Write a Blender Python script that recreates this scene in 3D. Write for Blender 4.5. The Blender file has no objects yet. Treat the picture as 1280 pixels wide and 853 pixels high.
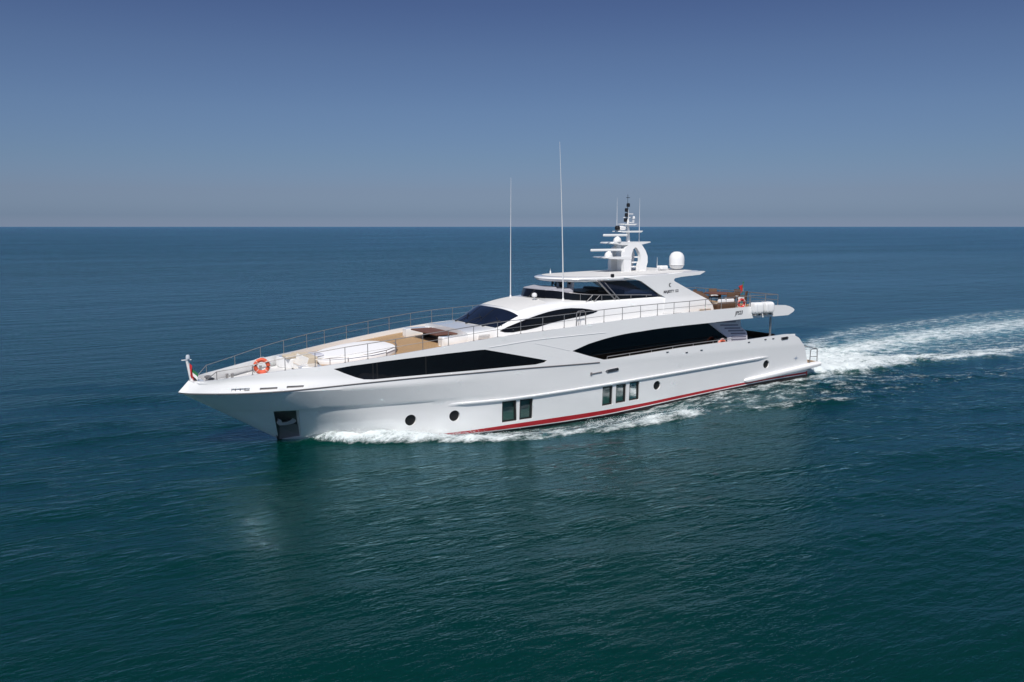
import bpy, bmesh, math, random
import numpy as np
from mathutils import Vector
from mathutils.geometry import delaunay_2d_cdt

random.seed(7)
rng = np.random.default_rng(11)
scene = bpy.context.scene
COL = scene.collection

# ------------------------------------------------------------------ camera, sky, sun, exposure
cam = bpy.data.cameras.new('camera')
cam.sensor_width = 36.0
cam.lens = 36.0 * 1102.0 / 1280.0
cam.clip_start = 0.5
cam.clip_end = 120000.0
cam_ob = bpy.data.objects.new('camera', cam)
COL.objects.link(cam_ob)
cam_ob.location = (-6.76, -40.55, 9.98)
cam_ob.rotation_euler = (math.radians(90) - math.atan(143.0 / 1102.0), 0.0, math.radians(-30.5))
scene.camera = cam_ob

SUN_EL = math.radians(53.0)
SUN_DIR = Vector((-0.59 * math.cos(SUN_EL), -0.807 * math.cos(SUN_EL), math.sin(SUN_EL)))
world = bpy.data.worlds.new('World')
scene.world = world
world.use_nodes = True
nt = world.node_tree
nt.nodes.clear()
w_out = nt.nodes.new('ShaderNodeOutputWorld')
w_bg = nt.nodes.new('ShaderNodeBackground')
sky = nt.nodes.new('ShaderNodeTexSky')
sky.sky_type = 'NISHITA'
sky.sun_disc = False
sky.sun_elevation = SUN_EL
sky.sun_rotation = math.atan2(SUN_DIR.x, SUN_DIR.y)
sky.altitude = 0.0
sky.air_density = 1.0
sky.dust_density = 0.6
sky.ozone_density = 1.6
# clear winter air: the sky deepens quickly above a greyish violet band of haze
tc = nt.nodes.new('ShaderNodeTexCoord')
sep = nt.nodes.new('ShaderNodeSeparateXYZ')
ramp = nt.nodes.new('ShaderNodeValToRGB')
mul = nt.nodes.new('ShaderNodeMixRGB')
mul.blend_type = 'MULTIPLY'
mul.inputs['Fac'].default_value = 1.0
er = ramp.color_ramp
er.elements[0].position = 0.0
er.elements[0].color = (0.345, 0.45, 0.80, 1)
er.elements[1].position = 1.0
er.elements[1].color = (0.75, 0.75, 0.75, 1)
for p, c in ((0.012, (0.252, 0.350, 0.635, 1)), (0.0386, (0.264, 0.322, 0.530, 1)), (0.0736, (0.270, 0.333, 0.493, 1)), (0.125, (0.289, 0.343, 0.48, 1)), (0.183, (0.282, 0.324, 0.448, 1)), (0.234, (0.249, 0.28, 0.413, 1)), (0.5, (0.42, 0.45, 0.52, 1))):
    e = er.elements.new(p)
    e.color = c
nt.links.new(tc.outputs['Generated'], sep.inputs[0])
nt.links.new(sep.outputs['Z'], ramp.inputs['Fac'])
nt.links.new(sky.outputs['Color'], mul.inputs['Color1'])
nt.links.new(ramp.outputs['Color'], mul.inputs['Color2'])
nt.links.new(mul.outputs['Color'], w_bg.inputs['Color'])
w_bg.inputs['Strength'].default_value = 0.12
nt.links.new(w_bg.outputs[0], w_out.inputs[0])

sun = bpy.data.lights.new('sun', 'SUN')
sun.energy = 4.35
sun.angle = math.radians(0.5)
sun.color = (1.0, 0.955, 0.90)
sun_ob = bpy.data.objects.new('sun', sun)
COL.objects.link(sun_ob)
sun_ob.rotation_euler = (-SUN_DIR).to_track_quat('-Z', 'Y').to_euler()
sun_ob.location = (-60, -60, 90)

scene.view_settings.view_transform = 'Standard'
scene.view_settings.look = 'None'
scene.view_settings.gamma = 1.0
scene.view_settings.exposure = 0.0
scene.view_settings.use_curve_mapping = False
scene.cycles.blur_glossy = 0.15
scene.cycles.sample_clamp_indirect = 0.0

# ------------------------------------------------------------------ the hull's lines (metres: x aft of the bow tip, y to starboard, z up)
import numpy as np
def pch(xk, yk):
    xk = np.array(xk, float); yk = np.array(yk, float); h = np.diff(xk); d = np.diff(yk) / h
    m = np.zeros(len(xk)); m[0] = d[0]; m[-1] = d[-1]
    for i in range(1, len(xk) - 1):
        if d[i-1] * d[i] > 0:
            w1 = 2*h[i] + h[i-1]; w2 = h[i] + 2*h[i-1]; m[i] = (w1 + w2) / (w1/d[i-1] + w2/d[i])
    def f(x):
        x = np.clip(np.asarray(x, float), xk[0], xk[-1]); i = np.clip(np.searchsorted(xk, x) - 1, 0, len(h) - 1)
        t = (x - xk[i]) / h[i]
        return ((1+2*t)*(1-t)**2*yk[i] + t*(1-t)**2*h[i]*m[i] + t*t*(3-2*t)*yk[i+1] + t*t*(t-1)*h[i]*m[i+1])
    return f
# heights of the hull's long lines over x (metres aft of the bow tip)
zTop = pch([0.45, 2, 4, 6, 8, 10, 12, 14, 17, 20, 24, 28, 32, 33.96, 34.8], [3.2, 3.37, 3.62, 3.8, 4.03, 4.26, 4.48, 4.67, 4.84, 5.02, 5.21, 5.32, 5.38, 5.33, 5.0])
zRub = pch([0, 2, 4, 5.2, 8, 11, 14, 20.2, 36], [2.72, 2.72, 2.77, 2.84, 2.98, 3.06, 3.07, 3.0, 2.85])
zCre = pch([2, 5, 6.4, 8.5, 11.1, 13.6, 18, 24, 36], [1.75, 1.76, 1.79, 1.81, 1.84, 1.86, 1.85, 1.95, 2.45])
zStT = pch([3, 9, 11, 13, 15, 17.4, 20.4, 23.2, 26, 29, 33, 36.3], [-.15, 0.0, .12, .17, .23, .27, .33, .44, .62, .80, .99, 1.10])
zStB = pch([3, 9, 11, 13, 15, 17.4, 20.4, 23.2, 26, 29, 33, 36.3], [-.25, -.1, .02, .02, .02, .03, .10, .26, .46, .66, .88, 0.98])
def xStem(z):
    return np.interp(z, [-1.5, -.5, .1, 1.0, 2.0, 2.72, 3.2, 6], [8.5, 5.4, 4.3, 2.86, 1.2, 0.0, .45, .45])
# half breadths of the same lines, over the distance behind each one's own stem point
yTop = pch([0, .05, .15, .5, 1.55, 3.55, 5.55, 7.55, 9.55, 11.55, 13.55, 16.5, 19.5, 23.5, 27.5, 31.5, 34.4], [0, .3, .52, .86, 1.36, 2.06, 2.67, 3.14, 3.47, 3.68, 3.77, 3.78, 3.74, 3.68, 3.65, 3.63, 3.6])
yRub = pch([0, .1, .3, .76, 1.3, 2, 3, 4, 5.2, 8, 11, 13, 17.7, 20, 36], [0, .24, .46, .80, 1.14, 1.5, 1.92, 2.28, 2.67, 3.26, 3.65, 3.77, 3.8, 3.77, 3.6])
yCre = pch([0, .3, 1, 2, 3.4, 4.8, 7, 9.6, 12.1, 15.7, 18.7, 23, 35], [0, .28, .72, 1.25, 1.95, 2.45, 2.98, 3.42, 3.64, 3.73, 3.71, 3.65, 3.57])
yWl = pch([0, .3, 1, 2, 3, 4, 5.2, 6.7, 8.7, 11, 16, 25, 32], [0, .2, .6, 1.2, 1.75, 2.25, 2.75, 3.15, 3.42, 3.52, 3.52, 3.45, 3.4])
def hull_y(x, z):
    """half breadth of the hull skin at x, z (positive)"""
    x = np.asarray(x, float); z = np.asarray(z, float)
    d = np.maximum(x - xStem(z), 0)
    Z = [np.full_like(x, -.6), zStB(x) * 0, zCre(x), zRub(x), zTop(x)]
    Y = [yWl(d) * .90, yWl(d), yCre(d), yRub(d), yTop(d)]
    out = np.where(z >= Z[-1], Y[-1], Y[0])
    for i in range(4):
        t = np.clip((z - Z[i]) / (Z[i+1] - Z[i]), 0, 1)
        if i == 1: t = t ** 1.15
        out = np.where((z >= Z[i]) & (z < Z[i+1]), Y[i] + (Y[i+1] - Y[i]) * t, out)
    # the knuckle: below it the plating steps in a little, fading out amidships
    k = np.clip((zCre(x) - z) / .09, 0, 1) * np.clip((z - .1) / 1.2, 0, 1) * np.clip((14.2 - x) / 4.0, 0, 1) * np.clip(d / .8, 0, 1)
    return out - .055 * k

# ------------------------------------------------------------------ materials
def mat(name, color, rough=0.5, metal=0.0, coat=0.0, spec=0.5, var=0.0, vscale=3.0, bump=0.0, bscale=20.0):
    m = bpy.data.materials.new(name)
    m.use_nodes = True
    n = m.node_tree.nodes
    l = m.node_tree.links
    b = n['Principled BSDF']
    b.inputs['Base Color'].default_value = (*color, 1)
    b.inputs['Roughness'].default_value = rough
    b.inputs['Metallic'].default_value = metal
    b.inputs['Coat Weight'].default_value = coat
    b.inputs['Coat Roughness'].default_value = 0.03
    b.inputs['Specular IOR Level'].default_value = spec
    if var or bump:
        t = n.new('ShaderNodeTexCoord')
        z = n.new('ShaderNodeTexNoise')
        z.inputs['Scale'].default_value = vscale
        z.inputs['Detail'].default_value = 4
        l.new(t.outputs['Object'], z.inputs['Vector'])
        if var:
            mx = n.new('ShaderNodeMixRGB')
            mx.inputs['Color1'].default_value = (*[c * (1 - var) for c in color], 1)
            mx.inputs['Color2'].default_value = (*[min(1, c * (1 + var)) for c in color], 1)
            l.new(z.outputs['Fac'], mx.inputs['Fac'])
            l.new(mx.outputs[0], b.inputs['Base Color'])
        if bump:
            z2 = n.new('ShaderNodeTexNoise')
            z2.inputs['Scale'].default_value = bscale
            l.new(t.outputs['Object'], z2.inputs['Vector'])
            bp = n.new('ShaderNodeBump')
            bp.inputs['Strength'].default_value = bump
            bp.inputs['Distance'].default_value = 0.02
            l.new(bp.outputs[0], b.inputs['Coat Normal'])
            l.new(z2.outputs['Fac'], bp.inputs['Height'])
            l.new(bp.outputs[0], b.inputs['Normal'])
    return m

def plank_mat(name, c1, c2, seam, width):
    m = bpy.data.materials.new(name)
    m.use_nodes = True
    n = m.node_tree.nodes
    l = m.node_tree.links
    b = n['Principled BSDF']
    t = n.new('ShaderNodeTexCoord')
    sp = n.new('ShaderNodeSeparateXYZ')
    l.new(t.outputs['Object'], sp.inputs[0])
    dv = n.new('ShaderNodeMath'); dv.operation = 'DIVIDE'; dv.inputs[1].default_value = width
    l.new(sp.outputs['Y'], dv.inputs[0])
    fr = n.new('ShaderNodeMath'); fr.operation = 'FRACT'
    l.new(dv.outputs[0], fr.inputs[0])
    lt = n.new('ShaderNodeMath'); lt.operation = 'LESS_THAN'; lt.inputs[1].default_value = 0.1
    l.new(fr.outputs[0], lt.inputs[0])
    mp = n.new('ShaderNodeMapping'); mp.inputs['Scale'].default_value = (1.2, 14, 1)
    l.new(t.outputs['Object'], mp.inputs[0])
    z = n.new('ShaderNodeTexNoise'); z.inputs['Scale'].default_value = 1.5; z.inputs['Detail'].default_value = 6
    l.new(mp.outputs[0], z.inputs['Vector'])
    mx = n.new('ShaderNodeMixRGB'); mx.inputs['Color1'].default_value = (*c1, 1); mx.inputs['Color2'].default_value = (*c2, 1)
    l.new(z.outputs['Fac'], mx.inputs['Fac'])
    m2 = n.new('ShaderNodeMixRGB'); m2.inputs['Color2'].default_value = (*seam, 1)
    l.new(lt.outputs[0], m2.inputs['Fac'])
    l.new(mx.outputs[0], m2.inputs['Color1'])
    l.new(m2.outputs[0], b.inputs['Base Color'])
    b.inputs['Roughness'].default_value = 0.6
    return m

M = {}
M['gelcoat'] = mat('white_gelcoat', (0.83, 0.83, 0.825), 0.22, coat=1.0, var=0.02, vscale=0.9, bump=0.12, bscale=1.1)
M['deckwhite'] = mat('nonskid_white', (0.60, 0.595, 0.585), 0.7, var=0.04, vscale=6, bump=0.15, bscale=90)
M['mullion'] = mat('window_mullion', (0.012, 0.011, 0.010), 0.3, var=0.2)
M['red'] = mat('boot_stripe_red', (0.40, 0.012, 0.02), 0.3, coat=0.4, var=0.08)
M['antifoul'] = mat('antifouling_black', (0.018, 0.014, 0.015), 0.5, var=0.3)
M['blackglass'] = mat('black_glass', (0.0035, 0.0035, 0.004), 0.03, spec=0.45, var=0.2)
M['navyglass'] = mat('navy_glass', (0.005, 0.008, 0.021), 0.04, spec=0.6, var=0.7, vscale=1.3)  # strong colour noise paints reflections into the windscreen
M['blackframe'] = mat('black_rubber', (0.008, 0.008, 0.008), 0.4, var=0.2)
M['chrome'] = mat('stainless_steel', (0.36, 0.345, 0.34), 0.42, metal=0.7, var=0.05)
M['steeldark'] = mat('dark_steel', (0.10, 0.105, 0.11), 0.35, metal=0.8, var=0.3, vscale=6)
M['rubgrey'] = mat('grey_rubbing_strake', (0.17, 0.16, 0.16), 0.4, var=0.15)
M['teak'] = plank_mat('teak_deck', (0.46, 0.30, 0.155), (0.36, 0.225, 0.11), (0.10, 0.07, 0.045), 0.075)
M['tabletop'] = plank_mat('dark_teak', (0.17, 0.072, 0.045), (0.10, 0.042, 0.027), (0.05, 0.02, 0.012), 0.11)
M['cushion'] = mat('white_cushion', (0.76, 0.76, 0.77), 0.85, var=0.03, vscale=8, bump=0.2, bscale=6)
M['cream'] = mat('cream_fabric', (0.55, 0.47, 0.36), 0.9, var=0.12, vscale=5)
M['lavender'] = mat('lavender_grey', (0.60, 0.60, 0.66), 0.35, coat=0.2, var=0.03)  # lavender of the saloon wall's shade is put into this colour
M['consolegrey'] = mat('console_grey', (0.36, 0.36, 0.40), 0.5, var=0.05)
M['slot'] = mat('louvre_grey', (0.18, 0.18, 0.24), 0.5, var=0.1)
M['orange'] = mat('life_ring_orange', (0.72, 0.115, 0.05), 0.5, var=0.08, vscale=5)
M['redring'] = mat('life_ring_red', (0.55, 0.05, 0.04), 0.5, var=0.1, vscale=5)
M['ringband'] = mat('life_ring_band', (0.75, 0.42, 0.34), 0.5, var=0.1)
M['wicker'] = mat('brown_wicker', (0.105, 0.058, 0.034), 0.75, var=0.55, vscale=22, bump=0.6, bscale=60)
M['darkwicker'] = mat('dark_wicker', (0.028, 0.022, 0.018), 0.7, var=0.5, vscale=20, bump=0.6, bscale=60)
M['flagred'] = mat('flag_red', (0.50, 0.02, 0.025), 0.8, var=0.1)
M['flaggreen'] = mat('flag_green', (0.02, 0.17, 0.06), 0.8, var=0.1)
M['flagwhite'] = mat('flag_white', (0.75, 0.75, 0.74), 0.8, var=0.04)
M['flagblack'] = mat('flag_black', (0.012, 0.012, 0.012), 0.8, var=0.2)
M['black'] = mat('black_plastic', (0.012, 0.012, 0.014), 0.4, var=0.2)
M['letter'] = mat('dark_lettering', (0.09, 0.09, 0.10), 0.35, metal=0.3, var=0.1)
M['logo'] = mat('blue_grey_emblem', (0.33, 0.39, 0.48), 0.4, var=0.1)
M['lens'] = mat('lamp_lens', (0.5, 0.55, 0.6), 0.1, var=0.1)
M['palesheet'] = mat('pale_green_sheet', (0.42, 0.52, 0.50), 0.8, var=0.06)

def tinted(name, tint, mixf):
    m = bpy.data.materials.new(name)
    m.use_nodes = True
    n = m.node_tree.nodes
    l = m.node_tree.links
    n.remove(n['Principled BSDF'])
    o = n['Material Output']
    tr = n.new('ShaderNodeBsdfTransparent'); tr.inputs[0].default_value = (*tint, 1)
    gl = n.new('ShaderNodeBsdfGlossy'); gl.inputs['Roughness'].default_value = 0.03
    fr = n.new('ShaderNodeFresnel'); fr.inputs[0].default_value = 1.5
    z = n.new('ShaderNodeTexNoise'); z.inputs['Scale'].default_value = 0.8
    mm = n.new('ShaderNodeMath'); mm.operation = 'MULTIPLY'; mm.inputs[1].default_value = mixf
    l.new(fr.outputs[0], mm.inputs[0])
    mx = n.new('ShaderNodeMixShader')
    l.new(mm.outputs[0], mx.inputs[0]); l.new(tr.outputs[0], mx.inputs[1]); l.new(gl.outputs[0], mx.inputs[2])
    l.new(mx.outputs[0], o.inputs['Surface'])
    return m
M['smoke'] = tinted('smoked_glass', (0.86, 0.87, 0.88), 0.4)
M['smokedark'] = tinted('dark_smoked_glass', (0.14, 0.13, 0.15), 0.8)
M['cabinglass'] = tinted('green_cabin_glass', (0.26, 0.40, 0.38), 1.0)

# ------------------------------------------------------------------ mesh helpers
class MB:
    def __init__(s):
        s.v = []; s.f = []; s.m = []; s.mi = 0
    def add(s, verts, faces):
        o = len(s.v)
        s.v += [tuple(map(float, p)) for p in verts]
        s.f += [tuple(i + o for i in f) for f in faces]
        s.m += [s.mi] * len(faces)
        return s
    def box(s, c, d, rz=0.0, ry=0.0, bev=0.0):
        """box with chamfered vertical and top edges when bev is given"""
        x, y, z = d[0] / 2, d[1] / 2, d[2] / 2
        if bev:
            def ring(a, b, zz):
                return [(-a + bev, -b, zz), (a - bev, -b, zz), (a, -b + bev, zz), (a, b - bev, zz), (a - bev, b, zz), (-a + bev, b, zz), (-a, b - bev, zz), (-a, -b + bev, zz)]
            P = ring(x - bev * .5, y - bev * .5, -z) + ring(x, y, -z + bev) + ring(x, y, z - bev) + ring(x - bev * .7, y - bev * .7, z)
            F = [tuple(range(7, -1, -1)), tuple(range(24, 32))]
            for k in range(3):
                for i in range(8):
                    j = (i + 1) % 8
                    F.append((k*8+i, k*8+j, k*8+8+j, k*8+8+i))
        else:
            P = [(-x, -y, -z), (x, -y, -z), (x, y, -z), (-x, y, -z), (-x, -y, z), (x, -y, z), (x, y, z), (-x, y, z)]
            F = [(3, 2, 1, 0), (4, 5, 6, 7), (0, 1, 5, 4), (1, 2, 6, 5), (2, 3, 7, 6), (3, 0, 4, 7)]
        ca, sa = math.cos(ry), math.sin(ry)
        cr, sr = math.cos(rz), math.sin(rz)
        Q = []
        for (a, b, e) in P:
            a, e = a * ca + e * sa, -a * sa + e * ca
            a, b = a * cr - b * sr, a * sr + b * cr
            Q.append((a + c[0], b + c[1], e + c[2]))
        return s.add(Q, F)
    def tube(s, pts, r, n=8, closed=False):
        pts = [Vector(p) for p in pts]
        k = len(pts)
        R = r if isinstance(r, (list, tuple)) else [r] * k
        V = []
        for i, p in enumerate(pts):
            a = pts[i-1] if (i > 0 or closed) else p
            b = pts[(i+1) % k] if (i < k - 1 or closed) else p
            d = (b - a).normalized()
            u = d.cross(Vector((0, 0, 1)))
            if u.length < 1e-3: u = d.cross(Vector((1, 0, 0)))
            u.normalize(); w = u.cross(d).normalized()
            for j in range(n):
                t = 2 * math.pi * j / n
                V.append(p + (u * math.cos(t) + w * math.sin(t)) * R[i])
        F = []
        for i in range(k if closed else k - 1):
            for j in range(n):
                q = (i + 1) % k
                F.append((i*n+j, i*n+(j+1) % n, q*n+(j+1) % n, q*n+j))
        if not closed:
            F.append(tuple(range(n-1, -1, -1))); F.append(tuple((k-1)*n+j for j in range(n)))
        return s.add(V, F)
    def lathe(s, prof, c, n=20, axis='z'):
        V = []
        for (r, h) in prof:
            for j in range(n):
                t = 2 * math.pi * j / n
                a, b = r * math.cos(t), r * math.sin(t)
                V.append({'z': (c[0]+a, c[1]+b, c[2]+h), 'y': (c[0]+a, c[1]+h, c[2]+b), 'x': (c[0]+h, c[1]+a, c[2]+b)}[axis])
        F = []
        for i in range(len(prof) - 1):
            for j in range(n):
                F.append((i*n+j, i*n+(j+1) % n, (i+1)*n+(j+1) % n, (i+1)*n+j))
        F.append(tuple(range(n-1, -1, -1))); F.append(tuple((len(prof)-1)*n+j for j in range(n)))
        return s.add(V, F)
    def prism(s, poly, a, b, plane='xz', bev=0.0):
        """polygon extruded from a to b; plane xz (extruded in y) or xy (in z) or yz (in x)"""
        n = len(poly)
        cx = sum(p[0] for p in poly) / n; cy = sum(p[1] for p in poly) / n
        def P(p, h):
            return {'xz': (p[0], h, p[1]), 'xy': (p[0], p[1], h), 'yz': (h, p[0], p[1])}[plane]
        if bev:
            def inset(p):
                dx, dy = cx - p[0], cy - p[1]; L = max(1e-6, math.hypot(dx, dy))
                return (p[0] + dx / L * bev, p[1] + dy / L * bev)
            ip = [inset(p) for p in poly]; sg = 1 if b > a else -1
            V = [P(p, a) for p in ip] + [P(p, a + sg*bev) for p in poly] + [P(p, b - sg*bev) for p in poly] + [P(p, b) for p in ip]
            L = 4
        else:
            V = [P(p, a) for p in poly] + [P(p, b) for p in poly]
            L = 2
        F = [tuple(range(n-1, -1, -1)), tuple((L-1)*n+i for i in range(n))]
        for k in range(L - 1):
            for i in range(n):
                j = (i + 1) % n
                F.append((k*n+i, k*n+j, (k+1)*n+j, (k+1)*n+i))
        return s.add(V, F)
    def grid(s, rows):
        n = len(rows[0])
        V = [p for r in rows for p in r]
        F = [(i*n+j, i*n+j+1, (i+1)*n+j+1, (i+1)*n+j) for i in range(len(rows)-1) for j in range(n-1)]
        return s.add(V, F)
    def build(s, name, mats, parent=None, smooth=35, fix=True, loc=None, weld=False):
        me = bpy.data.meshes.new(name)
        me.from_pydata(s.v, [], s.f)
        mats = mats if isinstance(mats, (list, tuple)) else [mats]
        for m in mats: me.materials.append(m)
        me.polygons.foreach_set('material_index', s.m)
        if fix:
            bm = bmesh.new(); bm.from_mesh(me)
            if weld: bmesh.ops.remove_doubles(bm, verts=bm.verts, dist=.001)
            bmesh.ops.recalc_face_normals(bm, faces=bm.faces)
            bm.to_mesh(me); bm.free()
        if smooth:
            me.polygons.foreach_set('use_smooth', [True] * len(me.polygons))
            me.set_sharp_from_angle(angle=math.radians(smooth))
        o = bpy.data.objects.new(name, me)
        COL.objects.link(o)
        if parent: o.parent = parent
        if loc: o.location = loc
        return o

def root(name, label, cat, loc=(0, 0, 0), rz=0.0, group=None):
    o = bpy.data.objects.new(name, None)
    o.empty_display_size = 0.2
    COL.objects.link(o)
    o.location = loc; o.rotation_euler = (0, 0, rz)
    o['label'] = label; o['category'] = cat
    if group: o['group'] = group
    return o
def tag(o, label, cat, group=None):
    o['label'] = label; o['category'] = cat
    if group: o['group'] = group
    return o
def copy_tree(o, parent=None):
    c = o.copy(); COL.objects.link(c); c.parent = parent
    for ch in list(o.children): copy_tree(ch, c)
    return c

def in_poly(P, poly):
    x, y = P[:, 0], P[:, 1]
    r = np.zeros(len(P), bool)
    n = len(poly)
    for i in range(n):
        x1, y1 = poly[i]; x2, y2 = poly[(i + 1) % n]
        if y1 == y2: continue
        c = ((y1 > y) != (y2 > y)) & (x < (x2 - x1) * (y - y1) / (y2 - y1) + x1)
        r ^= c
    return r
def seg_dist(P, poly, closed=True):
    d = np.full(len(P), 1e9)
    n = len(poly)
    for i in range(n if closed else n - 1):
        a = np.array(poly[i], float); b = np.array(poly[(i + 1) % n], float)
        ab = b - a; L = max(1e-12, ab @ ab)
        t = np.clip(((P - a) @ ab) / L, 0, 1)
        d = np.minimum(d, np.hypot(*(P - a - t[:, None] * ab).T))
    return d
def sheet(outer, holes, lines, dx, dz):
    """triangulate outer minus holes with inner grid points; returns 2-D points and triangles"""
    pts = []; edges = []
    def addpoly(p, closed=True):
        o = len(pts); pts.extend([tuple(map(float, q)) for q in p])
        k = len(p)
        for i in range(k if closed else k - 1): edges.append((o + i, o + (i + 1) % k))
    addpoly(outer)
    for h in holes: addpoly(h)
    for l in lines: addpoly(l, False)
    A = np.array(outer)
    gx = np.arange(A[:, 0].min(), A[:, 0].max(), dx); gz = np.arange(A[:, 1].min(), A[:, 1].max(), dz)
    G = np.array([(x + (dx * .5 if j % 2 else 0), z) for j, z in enumerate(gz) for x in gx])
    keep = in_poly(G, outer) & (seg_dist(G, outer) > min(dx, dz) * .4)
    for h in holes: keep &= ~in_poly(G, h) & (seg_dist(G, h) > min(dx, dz) * .4)
    for l in lines: keep &= seg_dist(G, l, False) > min(dx, dz) * .4
    pts += [tuple(p) for p in G[keep]]
    V, E, F = delaunay_2d_cdt([Vector(p) for p in pts], edges, [], 0, 1e-5)[:3]
    V = np.array([(v.x, v.y) for v in V])
    C = np.array([V[list(f)].mean(0) for f in F])
    ok = in_poly(C, outer)
    for h in holes: ok &= ~in_poly(C, h)
    return V, [tuple(f) for f, k in zip(F, ok) if k]

def text_mesh(name, body, size, mtl, parent, origin, xdir, shear=0.0, depth=0.004, space=1.0, squash=1.0, lean=0.0, bold=0.0):
    """lettering standing on a vertical face: origin = left end of the base line, xdir = reading direction"""
    cu = bpy.data.curves.new(name, 'FONT')
    cu.body = body; cu.size = size; cu.extrude = depth; cu.shear = shear; cu.space_character = space; cu.offset = bold
    tmp = bpy.data.objects.new(name + '_curve', cu)
    COL.objects.link(tmp)
    dg = bpy.context.evaluated_depsgraph_get()
    me = bpy.data.meshes.new_from_object(tmp.evaluated_get(dg))
    bpy.data.objects.remove(tmp)
    bpy.data.curves.remove(cu)
    me.name = name
    X = Vector(xdir).normalized(); Z = Vector((0, lean, 1)).normalized(); N = X.cross(Z)
    Z = N.cross(X)
    for v in me.vertices:
        v.co = Vector(origin) + X * v.co.x * squash + Z * v.co.y + N * v.co.z
    me.materials.clear(); me.materials.append(mtl)
    o = bpy.data.objects.new(name, me)
    COL.objects.link(o); o.parent = parent
    return o

# ------------------------------------------------------------------ the sea
def sm(a, b, x):
    t = np.clip((x - a) / (b - a), 0, 1)
    return t * t * (3 - 2 * t)
def graded(a, b, step, far, grow=1.16):
    mid = list(np.arange(a, b + 1e-6, step))
    up = []; x = b; s = step
    while x < far:
        s *= grow; x += s; up.append(x)
    dn = []; x = a; s = step
    while x > -far:
        s *= grow; x -= s; dn.append(x)
    return np.array(dn[::-1] + mid + up)
gx = graded(-20, 52, 0.14, 60000)
gy = graded(-27, 11, 0.14, 60000)
X, Y = np.meshgrid(gx, gy, indexing='ij')
SX = np.gradient(gx)[:, None] * np.ones_like(X); SY = np.gradient(gy)[None, :] * np.ones_like(X)
SP = np.maximum(SX, SY)
Zw = np.zeros_like(X)
for k in range(70):
    lam = 0.75 * (22.0 / 0.75) ** (k / 69.0)
    th = math.radians(68) + rng.normal() * (0.38 if lam > 3 else 0.62)
    kx, ky = 2 * math.pi / lam * math.cos(th), 2 * math.pi / lam * math.sin(th)
    amp = 0.0024 * lam ** 0.72 * rng.uniform(.5, 1.2) * (.60 + .40 * float(np.clip((lam - 1) / 2.5, 0, 1))) * (1 - .5 * float(np.clip((lam - 4) / 8, 0, 1)))
    ph = rng.uniform(0, 2 * math.pi)
    fade = sm(3.0, 6.0, lam / SP)
    wv = np.sin(kx * X + ky * Y + ph)
    Zw += amp * fade * (wv + 0.25 * wv * wv)

def vnoise(x, y, seed):
    """smooth value noise"""
    r = np.random.default_rng(seed).random((256, 256))
    xi = np.floor(x).astype(int); yi = np.floor(y).astype(int)
    fx = x - xi; fy = y - yi
    fx = fx * fx * (3 - 2 * fx); fy = fy * fy * (3 - 2 * fy)
    a = r[xi % 256, yi % 256]; b = r[(xi + 1) % 256, yi % 256]; c = r[xi % 256, (yi + 1) % 256]; d = r[(xi + 1) % 256, (yi + 1) % 256]
    return (a * (1 - fx) + b * fx) * (1 - fy) + (c * (1 - fx) + d * fx) * fy
def fbm(x, y, seed, o=4):
    s = np.zeros_like(x); a = .5
    for i in range(o):
        s += a * vnoise(x * 2 ** i + 13.7 * i, y * 2 ** i + 5.1 * i, seed + i); a *= .5
    return s / (1 - .5 ** o)

near = (X > -30) & (X < 400) & (Y > -60) & (Y < 200)
foam = np.zeros_like(X); aer = np.zeros_like(X); dz = np.zeros_like(X)
def wl_y(x): return np.where(x > 4.3, yWl(np.maximum(x - 4.3, 0)), 0.0) * (1 - sm(36.3, 50, x))
aY = np.abs(Y)
side = aY - wl_y(X)                                     # distance off the hull's side
wob = (fbm(X * .35, Y * .35, 3) - .5)
# the water that rides up along the hull
lift = np.interp(X, [3, 10, 13, 17, 20, 22, 24, 26, 29, 33, 37, 42, 52, 62], [0, 0, -.10, -.18, -.15, -.06, .10, .28, .50, .66, .70, .55, .22, 0])
dz += lift * np.exp(-(np.maximum(side, 0) / 3.6) ** 2)
# bow wave: curl against the hull, then a crest running off it
crest_x = [4.6, 5.5, 6.5, 7.6, 9.4, 11, 12.2, 13.7, 15.8, 18.4, 20.9, 23.2, 25.4, 28]
crest_y = [0.9, 1.35, 1.95, 2.75, 3.45, 4.15, 4.75, 5.2, 5.55, 5.75, 5.85, 5.95, 5.8, 5.7]
cy = np.interp(X, crest_x, crest_y) + wob * .8
on = sm(4.4, 5.6, X) * (1 - sm(25.3, 26.6, X))
w_c = np.interp(X, [5, 8, 12, 20, 26], [.35, .6, .75, .7, .55])
rel = (aY - cy) / w_c
h_c = np.interp(X, [4.4, 6.2, 8, 10, 12.5, 16, 20, 24, 26.5], [0.0, .52, .54, .40, .22, .16, .20, .26, 0])
dz += on * h_c * np.exp(-rel ** 2 * np.where(rel > 0, 2.2, .5))
f1 = on * np.exp(-np.where(rel > 0, (rel * 1.05) ** 4, (rel * .62) ** 4))
inside = on * sm(-.1, .2, side) * (aY < cy)
brk = np.interp(X, [4.4, 5.6, 6.5, 13, 16, 19, 21, 24.6, 26], [.1, .7, 1.0, .92, .66, .62, .78, .95, .15])
foam = np.maximum(foam, f1 * brk)
foam = np.maximum(foam, inside * np.interp(X, [5, 6.5, 12.5, 15, 20, 28], [.3, .95, .78, .52, .45, .44]))
aer = np.maximum(aer, on * (aY < cy) * .22)
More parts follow.
